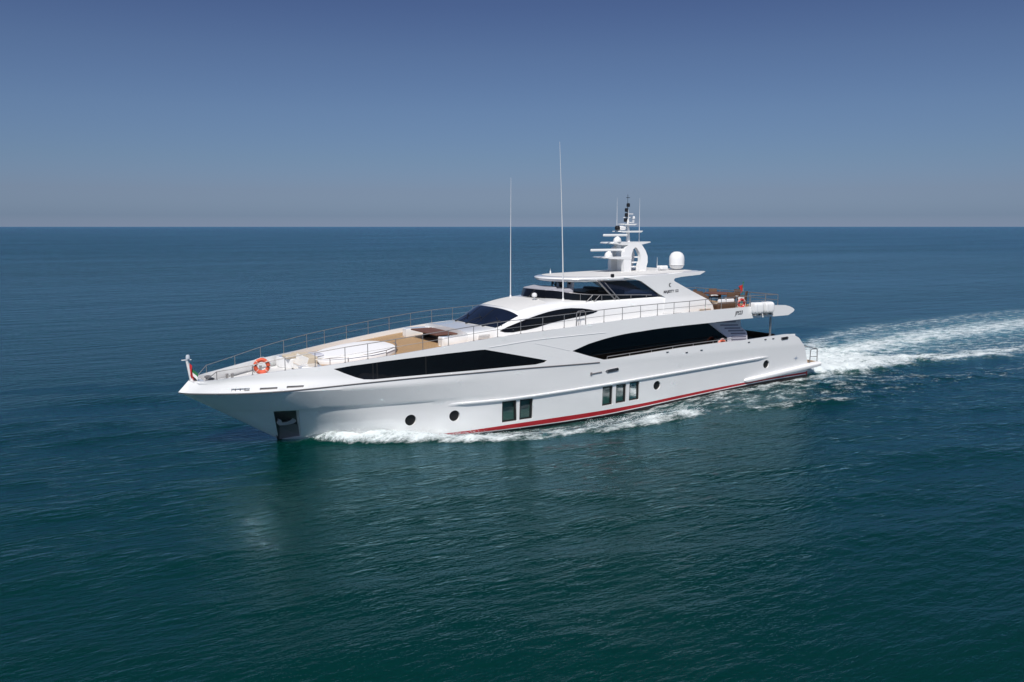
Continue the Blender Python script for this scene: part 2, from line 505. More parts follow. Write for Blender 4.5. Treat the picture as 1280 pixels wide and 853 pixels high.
# scum thrown aft between the crest and the hull, then the quarter wave
q = sm(19, 24, X) * (1 - sm(40, 52, X)) * (side > -.3) * (1 - sm(2.6, 4.6, side))
foam = np.maximum(foam, q * (.40 + .22 * np.exp(-((side - .3) / .7) ** 2)))
q2 = sm(26.5, 28.5, X) * (1 - sm(33, 37, X)) * np.exp(-((aY - 6.6 - (X - 29) * .16 - wob) / .75) ** 2)
foam = np.maximum(foam, q2 * .52); dz += q2 * .10
q3 = sm(30, 36, X) * (1 - sm(60, 75, X)) * np.exp(-((aY - 6.3 + (X - 36) * .03 + wob * 3) / 2.4) ** 2)
foam = np.maximum(foam, q3 * .32)
# the wake astern, curving to starboard
Wc = np.interp(X, [36, 44, 52, 62, 71, 85, 100, 140, 400], [0, 2.3, 4.6, 7.0, 8.6, 10.2, 11.5, 14, 20])
Wh = np.interp(X, [36, 40, 45, 53, 62, 72, 96, 140, 400], [3.2, 4.2, 5.6, 7.8, 10.2, 11.2, 10.5, 9, 9])
u = (Y - Wc + wob * 2.5) / Wh
aft = sm(35.9, 36.6, X) * (1 - sm(150, 330, X))
body = aft * (1 - sm(.72, 1.12, np.abs(u)))
core = np.exp(-((u - .10) / .40) ** 2); edge_p = np.exp(-((u + .74) / .24) ** 2); edge_s = np.exp(-((u - .72) / .36) ** 2)
dens = np.interp(X, [37, 44, 52, 60, 70, 85, 110, 200], [1.15, 1.05, .95, .86, .80, .76, .64, .5])
wk = body * dens * np.maximum.reduce([core, edge_p * np.interp(X, [37, 62, 75], [1.05, .95, .5]), edge_s * .68, np.full_like(X, .56), np.interp(X, [36.3, 46, 58], [1.1, 1.0, .3])])
foam = np.maximum(foam, wk)
aer = np.maximum(aer, body * (.35 + .65 * core) * np.interp(X, [37, 60, 120, 300], [1, .95, .7, .2]))
hump = body * np.interp(X, [36.3, 37.2, 40, 46, 56, 75], [.25, .45, .55, .45, .22, 0])
dz += hump * (.35 + .9 * core + .55 * edge_p)
rough = (fbm(X * 1.9, Y * 1.9, 21) - .5) * .34 + (fbm(X * .8, Y * .8, 31) - .5) * .35
dz += near * np.clip(foam, 0, 1) ** 1.5 * rough * sm(.1, .5, 1.2 / SP)
Zs = Zw * (1 - .55 * np.clip(body, 0, 1)) + dz
nx, ny = X.shape
me = bpy.data.meshes.new('sea')
nv = nx * ny
co = np.stack([X, Y, Zs], -1).reshape(-1, 3)
me.vertices.add(nv)
me.vertices.foreach_set('co', co.astype(np.float32).ravel())
idx = np.arange(nv).reshape(nx, ny)
quads = np.stack([idx[:-1, :-1], idx[1:, :-1], idx[1:, 1:], idx[:-1, 1:]], -1).reshape(-1, 4)
nq = len(quads)
me.loops.add(nq * 4)
me.loops.foreach_set('vertex_index', quads.astype(np.int32).ravel())
me.polygons.add(nq)
me.polygons.foreach_set('loop_start', np.arange(0, nq * 4, 4, dtype=np.int32))
me.polygons.foreach_set('loop_total', np.full(nq, 4, np.int32))
me.polygons.foreach_set('use_smooth', np.ones(nq, bool))
me.update(calc_edges=True)
for nm, arr in (('foam', foam), ('aerated', aer), ('calm', sm(1.0, 60.0, SP))):
    at = me.attributes.new(nm, 'FLOAT', 'POINT')
    at.data.foreach_set('value', arr.astype(np.float32).ravel())
sea = bpy.data.objects.new('sea', me)
COL.objects.link(sea)
sea['kind'] = 'structure'

wm = bpy.data.materials.new('sea_water')
wm.use_nodes = True
n = wm.node_tree.nodes; l = wm.node_tree.links
b = n['Principled BSDF']; out = n['Material Output']
def node(t, **kw):
    x = n.new(t)
    for k, v in kw.items(): setattr(x, k, v)
    return x
def math_(op, a, bb=None, c=None):
    x = node('ShaderNodeMath', operation=op)
    for i, q in enumerate((a, bb, c)):
        if q is None: continue
        if isinstance(q, (int, float)): x.inputs[i].default_value = q
        else: l.new(q, x.inputs[i])
    return x.outputs[0]
geo = node('ShaderNodeNewGeometry')
def noise(scale, detail, sx=1, sy=1, rot=0.0, rough_=0.55):
    mp = node('ShaderNodeMapping'); mp.inputs['Scale'].default_value = (sx, sy, 1); mp.inputs['Rotation'].default_value = (0, 0, rot)
    l.new(geo.outputs['Position'], mp.inputs[0])
    z = node('ShaderNodeTexNoise'); z.inputs['Scale'].default_value = scale; z.inputs['Detail'].default_value = detail; z.inputs['Roughness'].default_value = rough_
    l.new(mp.outputs[0], z.inputs['Vector'])
    return z.outputs['Fac']
def attr(nm):
    a = node('ShaderNodeAttribute', attribute_name=nm)
    return a.outputs['Fac']
a_foam, a_aer, a_calm = attr('foam'), attr('aerated'), attr('calm')
# ripples too small for the mesh
r1 = noise(2.1, 5, 0.5, 1.3, -0.35, .6)
r2 = noise(5.5, 4, 0.6, 1.2, 0.25, .55)
r3 = noise(0.16, 3, 0.5, 1.1, -0.3, .5)
r4 = noise(0.42, 4, 0.45, 1.3, -0.32, .55)
gust = noise(0.018, 3, 0.35, 1.4, -0.25, .5)
hgt = math_('ADD', math_('ADD', math_('MULTIPLY', r1, 0.125), math_('MULTIPLY', r4, 0.10)), math_('ADD', math_('MULTIPLY', r2, 0.030), math_('MULTIPLY', math_('ADD', math_('MULTIPLY', r3, 1.2), math_('MULTIPLY', r4, 0.75)), math_('POWER', a_calm, 0.35))))
hgt = math_('MULTIPLY', hgt, math_('ADD', math_('MULTIPLY', gust, 1.5), 0.25))
bp = node('ShaderNodeBump'); bp.inputs['Distance'].default_value = 1.0; bp.inputs['Strength'].default_value = 0.55
l.new(hgt, bp.inputs['Height'])
# colour of the deep water: patches of slightly greener and bluer sea
pz = noise(0.03, 3)
mixw = node('ShaderNodeMixRGB'); mixw.inputs['Color1'].default_value = (0.0003, 0.0205, 0.0182, 1); mixw.inputs['Color2'].default_value = (0.0003, 0.0258, 0.0196, 1)
l.new(pz, mixw.inputs['Fac'])
mixa = node('ShaderNodeMixRGB'); mixa.inputs['Color2'].default_value = (0.12, 0.30, 0.30, 1)
brk_n = noise(0.5, 5, 0.6, 1.0)
l.new(math_('MULTIPLY', math_('MULTIPLY', a_aer, brk_n), 1.25), mixa.inputs['Fac'])
l.new(mixw.outputs[0], mixa.inputs['Color1'])
# light scattered back out of the water body, under a surface seen as if through a polarising filter
dif = node('ShaderNodeSubsurfaceScattering', falloff='BURLEY'); l.new(mixa.outputs[0], dif.inputs['Color'])
dif.inputs['Scale'].default_value = 1.0; dif.inputs['Radius'].default_value = (0.6, 3.0, 3.4)
gls = node('ShaderNodeBsdfGlossy'); l.new(bp.outputs[0], gls.inputs['Normal']); gls.inputs['Color'].default_value = (0.54, 0.81, 0.97, 1)
l.new(math_('ADD', math_('MULTIPLY', a_calm, 0.10), 0.04), gls.inputs['Roughness'])
fre = node('ShaderNodeFresnel'); fre.inputs['IOR'].default_value = 1.33; l.new(bp.outputs[0], fre.inputs['Normal'])
wmix = node('ShaderNodeMixShader')
l.new(math_('MULTIPLY', fre.outputs[0], 0.92), wmix.inputs[0]); l.new(dif.outputs[0], wmix.inputs[1]); l.new(gls.outputs[0], wmix.inputs[2])
n.remove(b)
# foam: broken by streaky noise into lace where it is thin
f_a = noise(1.5, 9, 0.5, 1.35, 0.08, .68)
f_b = noise(8.0, 7, 0.6, 1.2, 0.05, .7)
fn = math_('ADD', math_('MULTIPLY', f_a, 0.7), math_('MULTIPLY', f_b, 0.3))
fr = math_('ADD', a_foam, math_('MULTIPLY', math_('SUBTRACT', fn, 0.5), 2.9))
mr = node('ShaderNodeMapRange', interpolation_type='SMOOTHSTEP')
mr.inputs['From Min'].default_value = 0.36; mr.inputs['From Max'].default_value = 1.12
l.new(fr, mr.inputs['Value'])
gate = node('ShaderNodeMapRange'); gate.inputs['From Min'].default_value = 0.04; gate.inputs['From Max'].default_value = 0.25
l.new(a_foam, gate.inputs['Value'])
ff = math_('MULTIPLY', mr.outputs[0], gate.outputs[0])
fb = node('ShaderNodeBsdfPrincipled')
fcol = node('ShaderNodeMixRGB'); fcol.inputs['Color1'].default_value = (0.52, 0.62, 0.63, 1); fcol.inputs['Color2'].default_value = (0.84, 0.86, 0.86, 1)
l.new(f_b, fcol.inputs['Fac'])
l.new(fcol.outputs[0], fb.inputs['Base Color'])
fb.inputs['Roughness'].default_value = 0.8
fbp = node('ShaderNodeBump'); fbp.inputs['Distance'].default_value = 0.25; fbp.inputs['Strength'].default_value = 0.8
l.new(fn, fbp.inputs['Height']); l.new(fbp.outputs[0], fb.inputs['Normal'])
mx = node('ShaderNodeMixShader')
l.new(ff, mx.inputs[0]); l.new(wmix.outputs[0], mx.inputs[1]); l.new(fb.outputs[0], mx.inputs[2])
l.new(mx.outputs[0], out.inputs['Surface'])
me.materials.append(wm)

# drops of spray thrown up by the bow wave
sp = MB()
def drop(c, r):
    t = [(0, 0, 1), (.94, 0, -.33), (-.47, .82, -.33), (-.47, -.82, -.33)]
    a = random.random() * 6.28
    sp.add([(c[0] + r * (x * math.cos(a) - y * math.sin(a)), c[1] + r * (x * math.sin(a) + y * math.cos(a)), c[2] + r * z) for x, y, z in t], [(0, 1, 2), (0, 2, 3), (0, 3, 1), (1, 3, 2)])
for i in range(2600):
    x = 5.2 + abs(random.gauss(0, 1)) * 1.6 + random.random() * 5.5
    yb = float(np.interp(x, crest_x, crest_y)) + random.gauss(-.15, .35)
    yb = max(yb, float(yWl(max(0, x - 4.3))) + .1)
    h = float(np.interp(x, [4.4, 6.2, 8, 10, 12.5], [.1, .5, .5, .4, .28])) * random.uniform(.7, 1.0) + abs(random.gauss(0, .10))
    drop((x, -yb, h), random.uniform(.006, .022))
for i in range(1500):
    x = random.uniform(18, 25.6); yb = float(np.interp(x, crest_x, crest_y)) + random.gauss(0, .3)
    drop((x, -yb, .25 + abs(random.gauss(0, .09))), random.uniform(.006, .018))
for i in range(1500):
    x = random.uniform(37.5, 47); yb = random.gauss(0, 1.6)
    drop((x, yb, .9 + abs(random.gauss(0, .16))), random.uniform(.006, .02))
M['spray'] = mat('spray_white', (0.8, 0.82, 0.83), 0.6, var=0.05)
spo = sp.build('water_spray', M['spray'], smooth=0, fix=False)
spo['kind'] = 'stuff'
spo['label'] = 'white drops of spray thrown up by the bow wave and wake'

# ------------------------------------------------------------------ the yacht
yacht = root('motor_yacht', 'long white motor yacht with black windows and red boot stripe cruising across the open sea', 'yacht')
HY = lambda x, z: float(hull_y(x, z))
WTH = 0.10                                               # thickness of the bulwark

win_fwd = [(6.20, 3.63), (7.00, 3.74), (8.43, 3.87), (9.92, 3.97), (11.48, 4.06), (13.14, 4.125), (13.42, 4.12), (14.90, 3.79), (16.94, 3.33), (16.80, 3.24), (16.28, 3.17), (14.90, 3.17), (13.13, 3.16), (11.07, 3.14), (9.14, 3.10), (7.95, 3.06), (7.5, 3.09), (7.15, 3.20), (6.64, 3.42)]
win_low = [[(14.44, 1.44), (15.25, 1.45), (15.34, 0.38), (14.48, 0.37)], [(15.44, 1.45), (16.20, 1.45), (16.24, 0.40), (15.47, 0.39)],
           [(20.49, 1.63), (21.16, 1.64), (21.22, 0.60), (20.54, 0.58)], [(21.38, 1.66), (22.06, 1.67), (22.12, 0.65), (21.43, 0.63)], [(22.28, 1.71), (22.96, 1.72), (23.02, 0.70), (22.32, 0.68)]]
def circ(cx, cz, rx, rz, n=22): return [(cx + rx * math.cos(2*math.pi*i/n), cz + rz * math.sin(2*math.pi*i/n)) for i in range(n)]
port_c = [(9.80, 0.93, .27), (11.94, 0.97, .27), (24.22, 1.36, .25), (32.59, 1.86, .25)]
ports = [circ(x, z, r, r) for x, z, r in port_c]
anchor_p = [(3.84, 1.66), (4.84, 1.72), (5.25, 0.20), (4.36, 0.06)]
slots = [[(1.97, 2.91), (2.70, 2.93), (2.69, 2.80), (1.97, 2.79)], [(3.11, 2.92), (3.82, 2.93), (3.80, 2.84), (3.08, 2.82)], [(4.20, 2.96), (4.90, 2.97), (4.88, 2.88), (4.17, 2.86)]]

stem = [(float(xStem(z)), float(z)) for z in np.linspace(-.6, 2.72, 34)]
top = [(float(x), float(zTop(x))) for x in np.concatenate([[0.45, .6, .8], np.arange(1.0, 33.9, .3), [33.96]])]
wing = [(34.35, 5.24), (34.62, 5.13), (34.76, 5.02), (34.66, 4.90), (34.23, 4.72)]
band = [(32.2, 4.70), (30.17, 4.68), (28.9, 4.635), (27.77, 4.60), (26.29, 4.57), (24.57, 4.52), (23.7, 4.475), (22.9, 4.42), (22.3, 4.39), (21.71, 4.34), (21.1, 4.27), (20.53, 4.185), (20.0, 4.09), (19.47, 3.985), (18.46, 3.69)]
bulw = [(19.48, 3.37), (20.55, 3.07), (21.7, 3.13), (22.93, 3.19), (25.75, 3.34), (28.73, 3.43), (30.9, 3.45), (32.6, 3.52), (33.97, 3.57), (34.35, 3.565), (34.6, 3.53), (34.85, 3.46), (35.24, 3.28), (35.77, 2.72), (36.0, 2.2), (36.2, 1.65), (36.28, .9), (36.28, -.6)]
def dense(P, closed=True, step=.3):
    out = []
    for i in range(len(P) if closed else len(P) - 1):
        a, c = P[i], P[(i + 1) % len(P)]
        k = max(1, int(math.ceil(math.hypot(c[0]-a[0], c[1]-a[1]) / step)))
        out += [(a[0] + (c[0]-a[0]) * j / k, a[1] + (c[1]-a[1]) * j / k) for j in range(k)]
    return out if closed else out + [P[-1]]
def uniq(P): return [p for i, p in enumerate(P) if i == 0 or math.hypot(p[0]-P[i-1][0], p[1]-P[i-1][1]) > 1e-3]
edge_line = dense(uniq(top + wing + band + bulw[:-1]), False)
win_fwd, anchor_p = dense(win_fwd), dense(anchor_p)
outer = uniq(stem + edge_line + dense([(36.28, -.6), (5.6, -.6)], False)[:-1])
win_dense = [dense(w) for w in win_low]; slot_dense = [dense(w) for w in slots]
holes = [win_fwd] + win_dense + ports + [anchor_p] + slot_dense
xs_l = np.arange(3.0, 36.2, .5)
lines = []
for f, off in ((zStT, 0), (zStB, 0), (zStB, -.045)):
    lines.append([(float(x), float(f(x)) + off) for x in np.arange(5.6, 36.2, .5)])
lines.append([(float(x), float(zCre(x))) for x in np.arange(1.9, 14.0, .25)])
lines.append([(float(x), float(zCre(x)) - .09) for x in np.arange(2.2, 14.0, .25)])
lines.append([(float(x), float(zRub(x))) for x in list(np.arange(0.12, 17.6, .2))])
lines.append([(float(x), float(zTop(x)) - .30) for x in np.arange(15.5, 19.5, .5)])
V2, T2 = sheet(outer, holes, lines, .2, .11)
yv = hull_y(V2[:, 0], V2[:, 1])
hb = MB()
H3 = [(x, -y, z) for (x, z), y in zip(V2, yv)]
cen = np.array([V2[list(t)].mean(0) for t in T2])
mi = np.where(cen[:, 1] < zStB(cen[:, 0]) - .045, 2, np.where(cen[:, 1] < zStB(cen[:, 0]), 0, np.where(cen[:, 1] < zStT(cen[:, 0]), 1, 0)))
mi = np.where((cen[:, 0] > 35.6) & (mi == 1) & (cen[:, 1] > 1.2), 0, mi)
for sgn in (1, -1):
    hb.add([(x, y * sgn, z) for x, y, z in H3], [t if sgn == 1 else t[::-1] for t in T2])
    hb.m[-len(T2):] = [int(k) for k in mi]
# rims of the openings, giving the plating its thickness
def rim(poly, depth, closed=True, dirs=(1, -1), mi=0):
    hb.mi = mi
    k = len(poly)
    P = []
    for i in range(k if closed else k - 1):
        a, c = poly[i], poly[(i + 1) % k]
        P.append(a)
    if not closed: P.append(poly[-1])
    for sgn in dirs:
        A = [(x, -sgn * HY(x, z), z) for x, z in P]
        B = [(x, -sgn * max(0.0, HY(x, z) - depth), z) for x, z in P]
        n_ = len(P)
        hb.add(A + B, [(i, (i+1) % n_, n_ + (i+1) % n_, n_ + i) for i in range(n_ if closed else n_ - 1)])
    hb.mi = 0
rim(win_fwd, .07)
for w in win_dense: rim(w, .13)
for w in ports: rim(w, .12)
rim(anchor_p, .55)
for w in slot_dense: rim(w, .14)
rim(edge_line, WTH, closed=False)
# bottom and transom
xb = np.concatenate([np.linspace(5.4, 10, 14), np.linspace(11, 36.28, 18)])
for sgn in (1, -1):
    hb.mi = 2
    hb.grid([[(x, -sgn * HY(x, -.6), -.6), (x, -sgn * HY(x, -.6) * .55, -.6 - .55 * min(1, (x - 5.4) / 4)), (x, 0, -.6 - .95 * min(1, (x - 5.4) / 5))] for x in xb])
    hb.mi = 0
tz = np.linspace(-.6, 3.2, 20)
def xT(z): return float(np.interp(z, [-.6, .9, 1.65, 2.2, 2.72, 3.28], [36.28, 36.28, 36.2, 36.0, 35.77, 35.24]))
hb.grid([[(xT(z) - .004, HY(xT(z), z) * t, z) for t in np.linspace(-1, 1, 9)] for z in tz])
hull = hb.build('hull', [M['gelcoat'], M['red'], M['antifoul']], yacht, smooth=24, fix=False)
bm = bmesh.new(); bm.from_mesh(hull.data)
bmesh.ops.remove_doubles(bm, verts=bm.verts, dist=.0006)
bmesh.ops.recalc_face_normals(bm, faces=bm.faces)
bm.to_mesh(hull.data); bm.free()
hull.data.set_sharp_from_angle(angle=math.radians(24))

# inner faces of the bulwarks
lin = MB()
for sgn in (1, -1):
    rows = []
    for x in np.concatenate([[.75, 1.0, 1.5], np.arange(2, 34.0, .5)]):
        zt = float(zTop(x)); dz_ = .62 if x < 5.4 else .34
        rows.append([(x, -sgn * max(.05, HY(x, zt - k * dz_ / 3) - WTH), zt - k * dz_ / 3) for k in range(4)])
    lin.grid(rows)
    rows = []
    for x in np.arange(20.0, 35.1, .5):
        zt = float(np.interp(x, [p[0] for p in bulw[1:11]], [p[1] for p in bulw[1:11]]))
        rows.append([(x, -sgn * (HY(x, zt) - WTH), zt), (x, -sgn * (HY(x, zt) - WTH - .02), 2.3)])
    lin.grid(rows)
lin.build('bulwark_liner', M['gelcoat'], hull, fix=False)

# dark glass in the hull
def fill(name, poly, depth, m, parent, sgn=1, inset=0.0, thick=0.02):
    c = np.mean(np.array(poly), 0)
    pl = [((x - c[0]) * (1 - inset / max(.05, abs(x - c[0]))) + c[0] if inset and abs(x - c[0]) > 1e-3 else x, (z - c[1]) * (1 - inset / max(.05, abs(z - c[1]))) + c[1] if inset and abs(z - c[1]) > 1e-3 else z) for x, z in poly]
    v, t = sheet(pl, [], [], .4, .2)
    mb = MB()
    for d_, rev in ((depth, 0), (depth + thick, 1)):
        mb.add([(x, -sgn * (HY(x, z) - d_), z) for x, z in v], [q[::-1] if rev else q for q in t])
    return mb.build(name, m, parent, fix=False, smooth=30)
for sgn in (1, -1):
    w = fill('saloon_window', win_fwd, .045, M['blackglass'], yacht, sgn)
    if sgn == 1:
        for x in (7.93, 8.12, 10.4):
            mu = MB()
            z0, z1 = 3.09, 3.8
            zz = np.linspace(float(np.interp(x, [7.9, 13], [3.07, 3.17])), float(np.interp(x, [7, 9.9, 13.2], [3.72, 3.95, 4.11])), 6)
            mu.grid([[(x - .035, -(HY(x - .035, z) - .036), z), (x + .035, -(HY(x + .035, z) - .036), z)] for z in zz])
            mu.build('mullion', M['mullion'], w, fix=False)
def quad_in(w, d, e=0.0):
    """corners of a window moved in by d sideways and up/down"""
    (a, b, c, q) = w
    return [(a[0]+d, a[1]-d), (b[0]-d-e, b[1]-d), (c[0]-d-e, c[1]+d), (q[0]+d, q[1]+d)]
for w in win_low:
    hw = MB()
    o_, i_ = quad_in(w, .002), quad_in(w, .075, .05)
    A = [(x, -(HY(x, z) - .07), z) for x, z in o_] + [(x, -(HY(x, z) - .07), z) for x, z in i_] + [(x, -(HY(x, z) - .12), z) for x, z in o_] + [(x, -(HY(x, z) - .12), z) for x, z in i_]
    F = []
    for i in range(4):
        j = (i + 1) % 4
        F += [(i, j, 4+j, 4+i), (4+i, 4+j, 12+j, 12+i)]
    hw.add(A, F)
    f = hw.build('hull_window', M['blackframe'], yacht, smooth=0, fix=False)
    g = MB()
    g.add([(x, -(HY(x, z) - .095), z) for x, z in quad_in(w, .07, .045)], [(0, 1, 2, 3)])
    g.build('pane', M['cabinglass'], f, smooth=0, fix=False)
    g = MB()                                              # pale sheet behind the lower part and after edge, and the cabin wall behind it
    q = quad_in(w, .04)
    lo = [(q[3][0] + (q[0][0]-q[3][0]) * .42, q[3][1] + (q[0][1]-q[3][1]) * .42), (q[2][0] + (q[1][0]-q[2][0]) * .42, q[2][1] + (q[1][1]-q[2][1]) * .42), q[2], q[3]]
    g.add([(x, -(HY(x, z) - .16), z) for x, z in lo], [(0, 1, 2, 3)])
    rj = [(q[1][0] - .13, q[1][1]), q[1], q[2], (q[2][0] - .13, q[2][1])]
    g.add([(x, -(HY(x, z) - .15), z) for x, z in rj], [(0, 1, 2, 3)])
    g.build('pale_sheet', M['palesheet'], f, smooth=0, fix=False)
    g = MB(); g.add([(x, -(HY(x, z) - .24), z) for x, z in quad_in(w, -.1)], [(0, 1, 2, 3)])
    g.build('cabin_lining', M['lavender'], f, smooth=0, fix=False)
for (x, z, r), pl in zip(port_c, ports):
    g = MB(); yy = HY(x, z)
    g.lathe([(r * .99, -.02), (r * 1.0, -.005), (r * .86, 0.0), (r * .84, .03)], (x, -(yy - .105), z), 24, 'y')
    p_ = g.build('porthole', M['blackframe'], yacht)
    g = MB(); g.lathe([(0.01, .004), (r * .84, .004), (r * .84, .02), (.01, .02)], (x, -(yy - .105) - .004, z), 24, 'y')
    g.build('pane', M['blackglass'], p_)
# anchor pocket with the anchor stowed in it
ap = MB()
ap.add([(x, -max(.03, HY(x, z) - .5), z) for x, z in [(3.8, 1.75), (4.95, 1.8), (5.35, .1), (4.3, 0.0)]], [(0, 1, 2, 3)])
for w in (anchor_p,):
    for i in range(4):
        a, c = w[i], w[(i+1) % 4]
        ap.add([(a[0], -(HY(*a) - .03), a[1]), (c[0], -(HY(*c) - .03), c[1]), (c[0], -max(.03, HY(*c) - .5), c[1]), (a[0], -max(.03, HY(*a) - .5), a[1])], [(0, 1, 2, 3)])
pocket = ap.build('anchor_pocket', M['steeldark'], yacht, smooth=0, fix=False)
an = MB()
ay = lambda x, z: -(HY(x, z) - .13)
an.prism([(4.10, 1.0), (4.16, 1.2), (4.27, 1.14), (4.32, 1.0), (4.6, 1.02), (4.78, 1.1), (4.88, 1.24), (4.98, 1.2), (5.0, .98), (4.86, .90), (4.5, .86), (4.2, .88)], ay(4.5, .9) - .06, ay(4.5, .9) + .12, 'xz', .02)
an.build('anchor', M['chrome'], pocket)
g = MB(); g.add([(4.12, ay(4.2, .8) + .12, .86), (5.06, ay(5, .8) + .12, .86), (5.28, ay(5.2, .2) + .1, .15), (4.36, min(-.05, ay(4.4, .2) + .1), .05)], [(0, 1, 2, 3)])
g.build('chafing_plate', M['rubgrey'], pocket, smooth=0, fix=False)
for w in slots:
    c = np.mean(np.array(w), 0)
    so = fill('mooring_slot', w, .13 if c[0] < 2.6 else .06, M['blackframe'] if c[0] < 2.6 else M['rubgrey'], yacht, 1)  # grey backing colours in the shade of the after two slots
    if c[0] < 2.6:
        for k in range(3):
            x = w[0][0] + .17 + k * .19
            g = MB(); g.tube([(x, -(HY(x, 2.86) - .08), 2.805), (x, -(HY(x, 2.86) - .08), 2.90)], .02, 8)
            g.build('roller', M['chrome'], so)
# rubbing strake and spray rails
def side_bar(name, xs, zf, r, m, yoff=0.0, rz_=None, parent=None, dirs=(1, -1)):
    k = len(xs)
    for sgn in dirs:
        mb = MB(); rows = []
        for i, x in enumerate(xs):
            e = min(1, i / 3.0, (k - 1 - i) / 3.0) if rz_ else 1.0
            z = float(zf(x)); y = HY(x, z) + yoff
            h = (rz_ or r)
            rows.append([(x, -sgn * (y - .03), z + h), (x, -sgn * (y + r * e * .9), z + h * .75), (x, -sgn * (y + r * e), z), (x, -sgn * (y + r * e * .55), z - h * .8), (x, -sgn * (y - .03), z - h)])
        mb.grid(rows)
        mb.build(name, m, parent or yacht, fix=False, smooth=50)
side_bar('rubbing_strake', np.concatenate([[.02, .1, .25, .5], np.arange(.8, 20.2, .35), [20.2]]), lambda x: zRub(x) - .035, .035, M['rubgrey'])
zSp = pch([11.6, 14.4, 17.3, 20.3, 23, 25.8, 28.8, 32.75], [1.545, 1.53, 1.60, 1.71, 1.83, 1.96, 2.11, 2.30])
side_bar('spray_rail', np.linspace(11.6, 32.75, 70), zSp, .09, M['gelcoat'], rz_=.075)
# stripes scored into the topsides: the moulded edge running up from the forward window
side_bar('moulded_edge', np.arange(13.6, 20.6, .35), pch([13.6, 16.75, 20.4], [4.20, 4.42, 4.50]), .018, M['gelcoat'])
side_bar('moulded_edge', np.arange(16.2, 18.4, .3), pch([16.2, 17.2, 18.3], [4.24, 4.0, 3.72]), .012, M['gelcoat'])

# swim platform with its fairings along the quarters
sw = MB()
for sgn in (1, -1):
    rows = []
    for x in np.concatenate([[30.85, 30.95, 31.15], np.linspace(31.6, 37.2, 16)]):
        zt = float(np.interp(x, [30.85, 30.95, 36.9, 37.2], [1.06, 1.12, 1.645, 1.66])); zb = float(np.interp(x, [30.85, 30.95, 36.9, 37.2], [.99, .90, 1.38, 1.43]))
        y0 = HY(min(x, 36.1), (zt + zb) / 2); o = float(np.interp(x, [30.85, 30.95, 31.3, 32.5], [.02, .10, .17, .24]))
        yi = y0 - .05 if x < 36.0 else 0.0
        rows.append([(x, -sgn * yi, zt), (x, -sgn * (y0 + o - .07), zt), (x, -sgn * (y0 + o - .015), zt - .04), (x, -sgn * (y0 + o), (zt + zb) / 2), (x, -sgn * (y0 + o - .05), zb), (x, -sgn * yi, zb)])
    sw.grid(rows)
    sw.add(rows[-1], [tuple(range(6))])
plat = sw.build('swim_platform', M['gelcoat'], yacht, smooth=50, fix=False)
pk = MB(); pk.box((36.72, 0, 1.665), (.85, 6.7, .02)); pk.build('teak_pad', M['teak'], plat, smooth=0)
rl = MB(); yr = -3.42
rl.tube([(36.5, yr, 1.66), (36.53, yr, 2.38), (36.62, yr, 2.46), (37.05, yr, 2.47), (37.13, yr, 2.40), (37.15, yr, 1.66)], .028, 8)
rl.tube([(36.52, yr, 2.02), (37.14, yr, 1.97)], .022, 8)
rl.tube([(35.85, yr, 2.72), (36.2, yr, 2.66), (37.05, yr, 2.47)], .022, 8)
rl.build('boarding_rail', M['chrome'], plat)
rl = MB(); rl.tube([(36.52, 3.42, 1.66), (36.53, 3.42, 2.4), (37.1, 3.42, 2.4), (37.13, 3.42, 1.66)], .028, 8); rl.build('boarding_rail', M['chrome'], plat)

# decks
dk = MB()
def deck_strip(xs, zf, trim, mi):
    dk.mi = mi
    dk.grid([[(x, t * (float(yTop(max(0.02, x - .45))) - trim), float(zf(x))) for t in np.linspace(-1, 1, 9)] for x in xs])
deck_strip(np.arange(.8, 5.5, .3), lambda x: float(zTop(x)) - .50, .14, 0)
deck_strip(np.concatenate([np.arange(5.4, 14.5, .4), [14.6]]), lambda x: float(zTop(x)) - .24, WTH + .005, 1)
deck_strip(np.concatenate([np.arange(14.6, 27.0, .5), [27.0]]), lambda x: float(zTop(x)) - .24, WTH + .005, 0)
deck_strip(np.concatenate([np.arange(27.0, 34.2, .5), [34.4]]), lambda x: float(zTop(min(x, 33.5))) - .24, WTH + .005, 1)
dk.mi = 0
zr = float(zTop(5.4))
dk.add([(5.4, -2.4, zr - .5), (5.4, 2.4, zr - .5), (5.4, 2.4, zr - .24), (5.4, -2.4, zr - .24)], [(0, 1, 2, 3)])
# under side of the upper deck, and the main deck below it
dk.grid([[(x, t * (HY(x, 4.7) - WTH), float(np.interp(x, [18.6, 23, 28, 34.3], [4.5, 4.53, 4.62, 4.74]))) for t in (-1, -.3, .3, 1)] for x in np.arange(18.6, 34.4, .6)])
dk.add([(34.25, -3.5, 4.74), (34.25, 3.5, 4.74), (34.72, 3.48, 5.02), (34.72, -3.48, 5.02), (34.4, 3.48, 5.1), (34.4, -3.48, 5.1)], [(0, 1, 2, 3), (3, 2, 4, 5)])
dk.mi = 1
dk.grid([[(x, t * 3.5, 2.5) for t in (-1, 1)] for x in np.arange(18.6, 35.4, .8)])
dk.build('deck', [M['deckwhite'], M['teak']], yacht, smooth=0, fix=False)

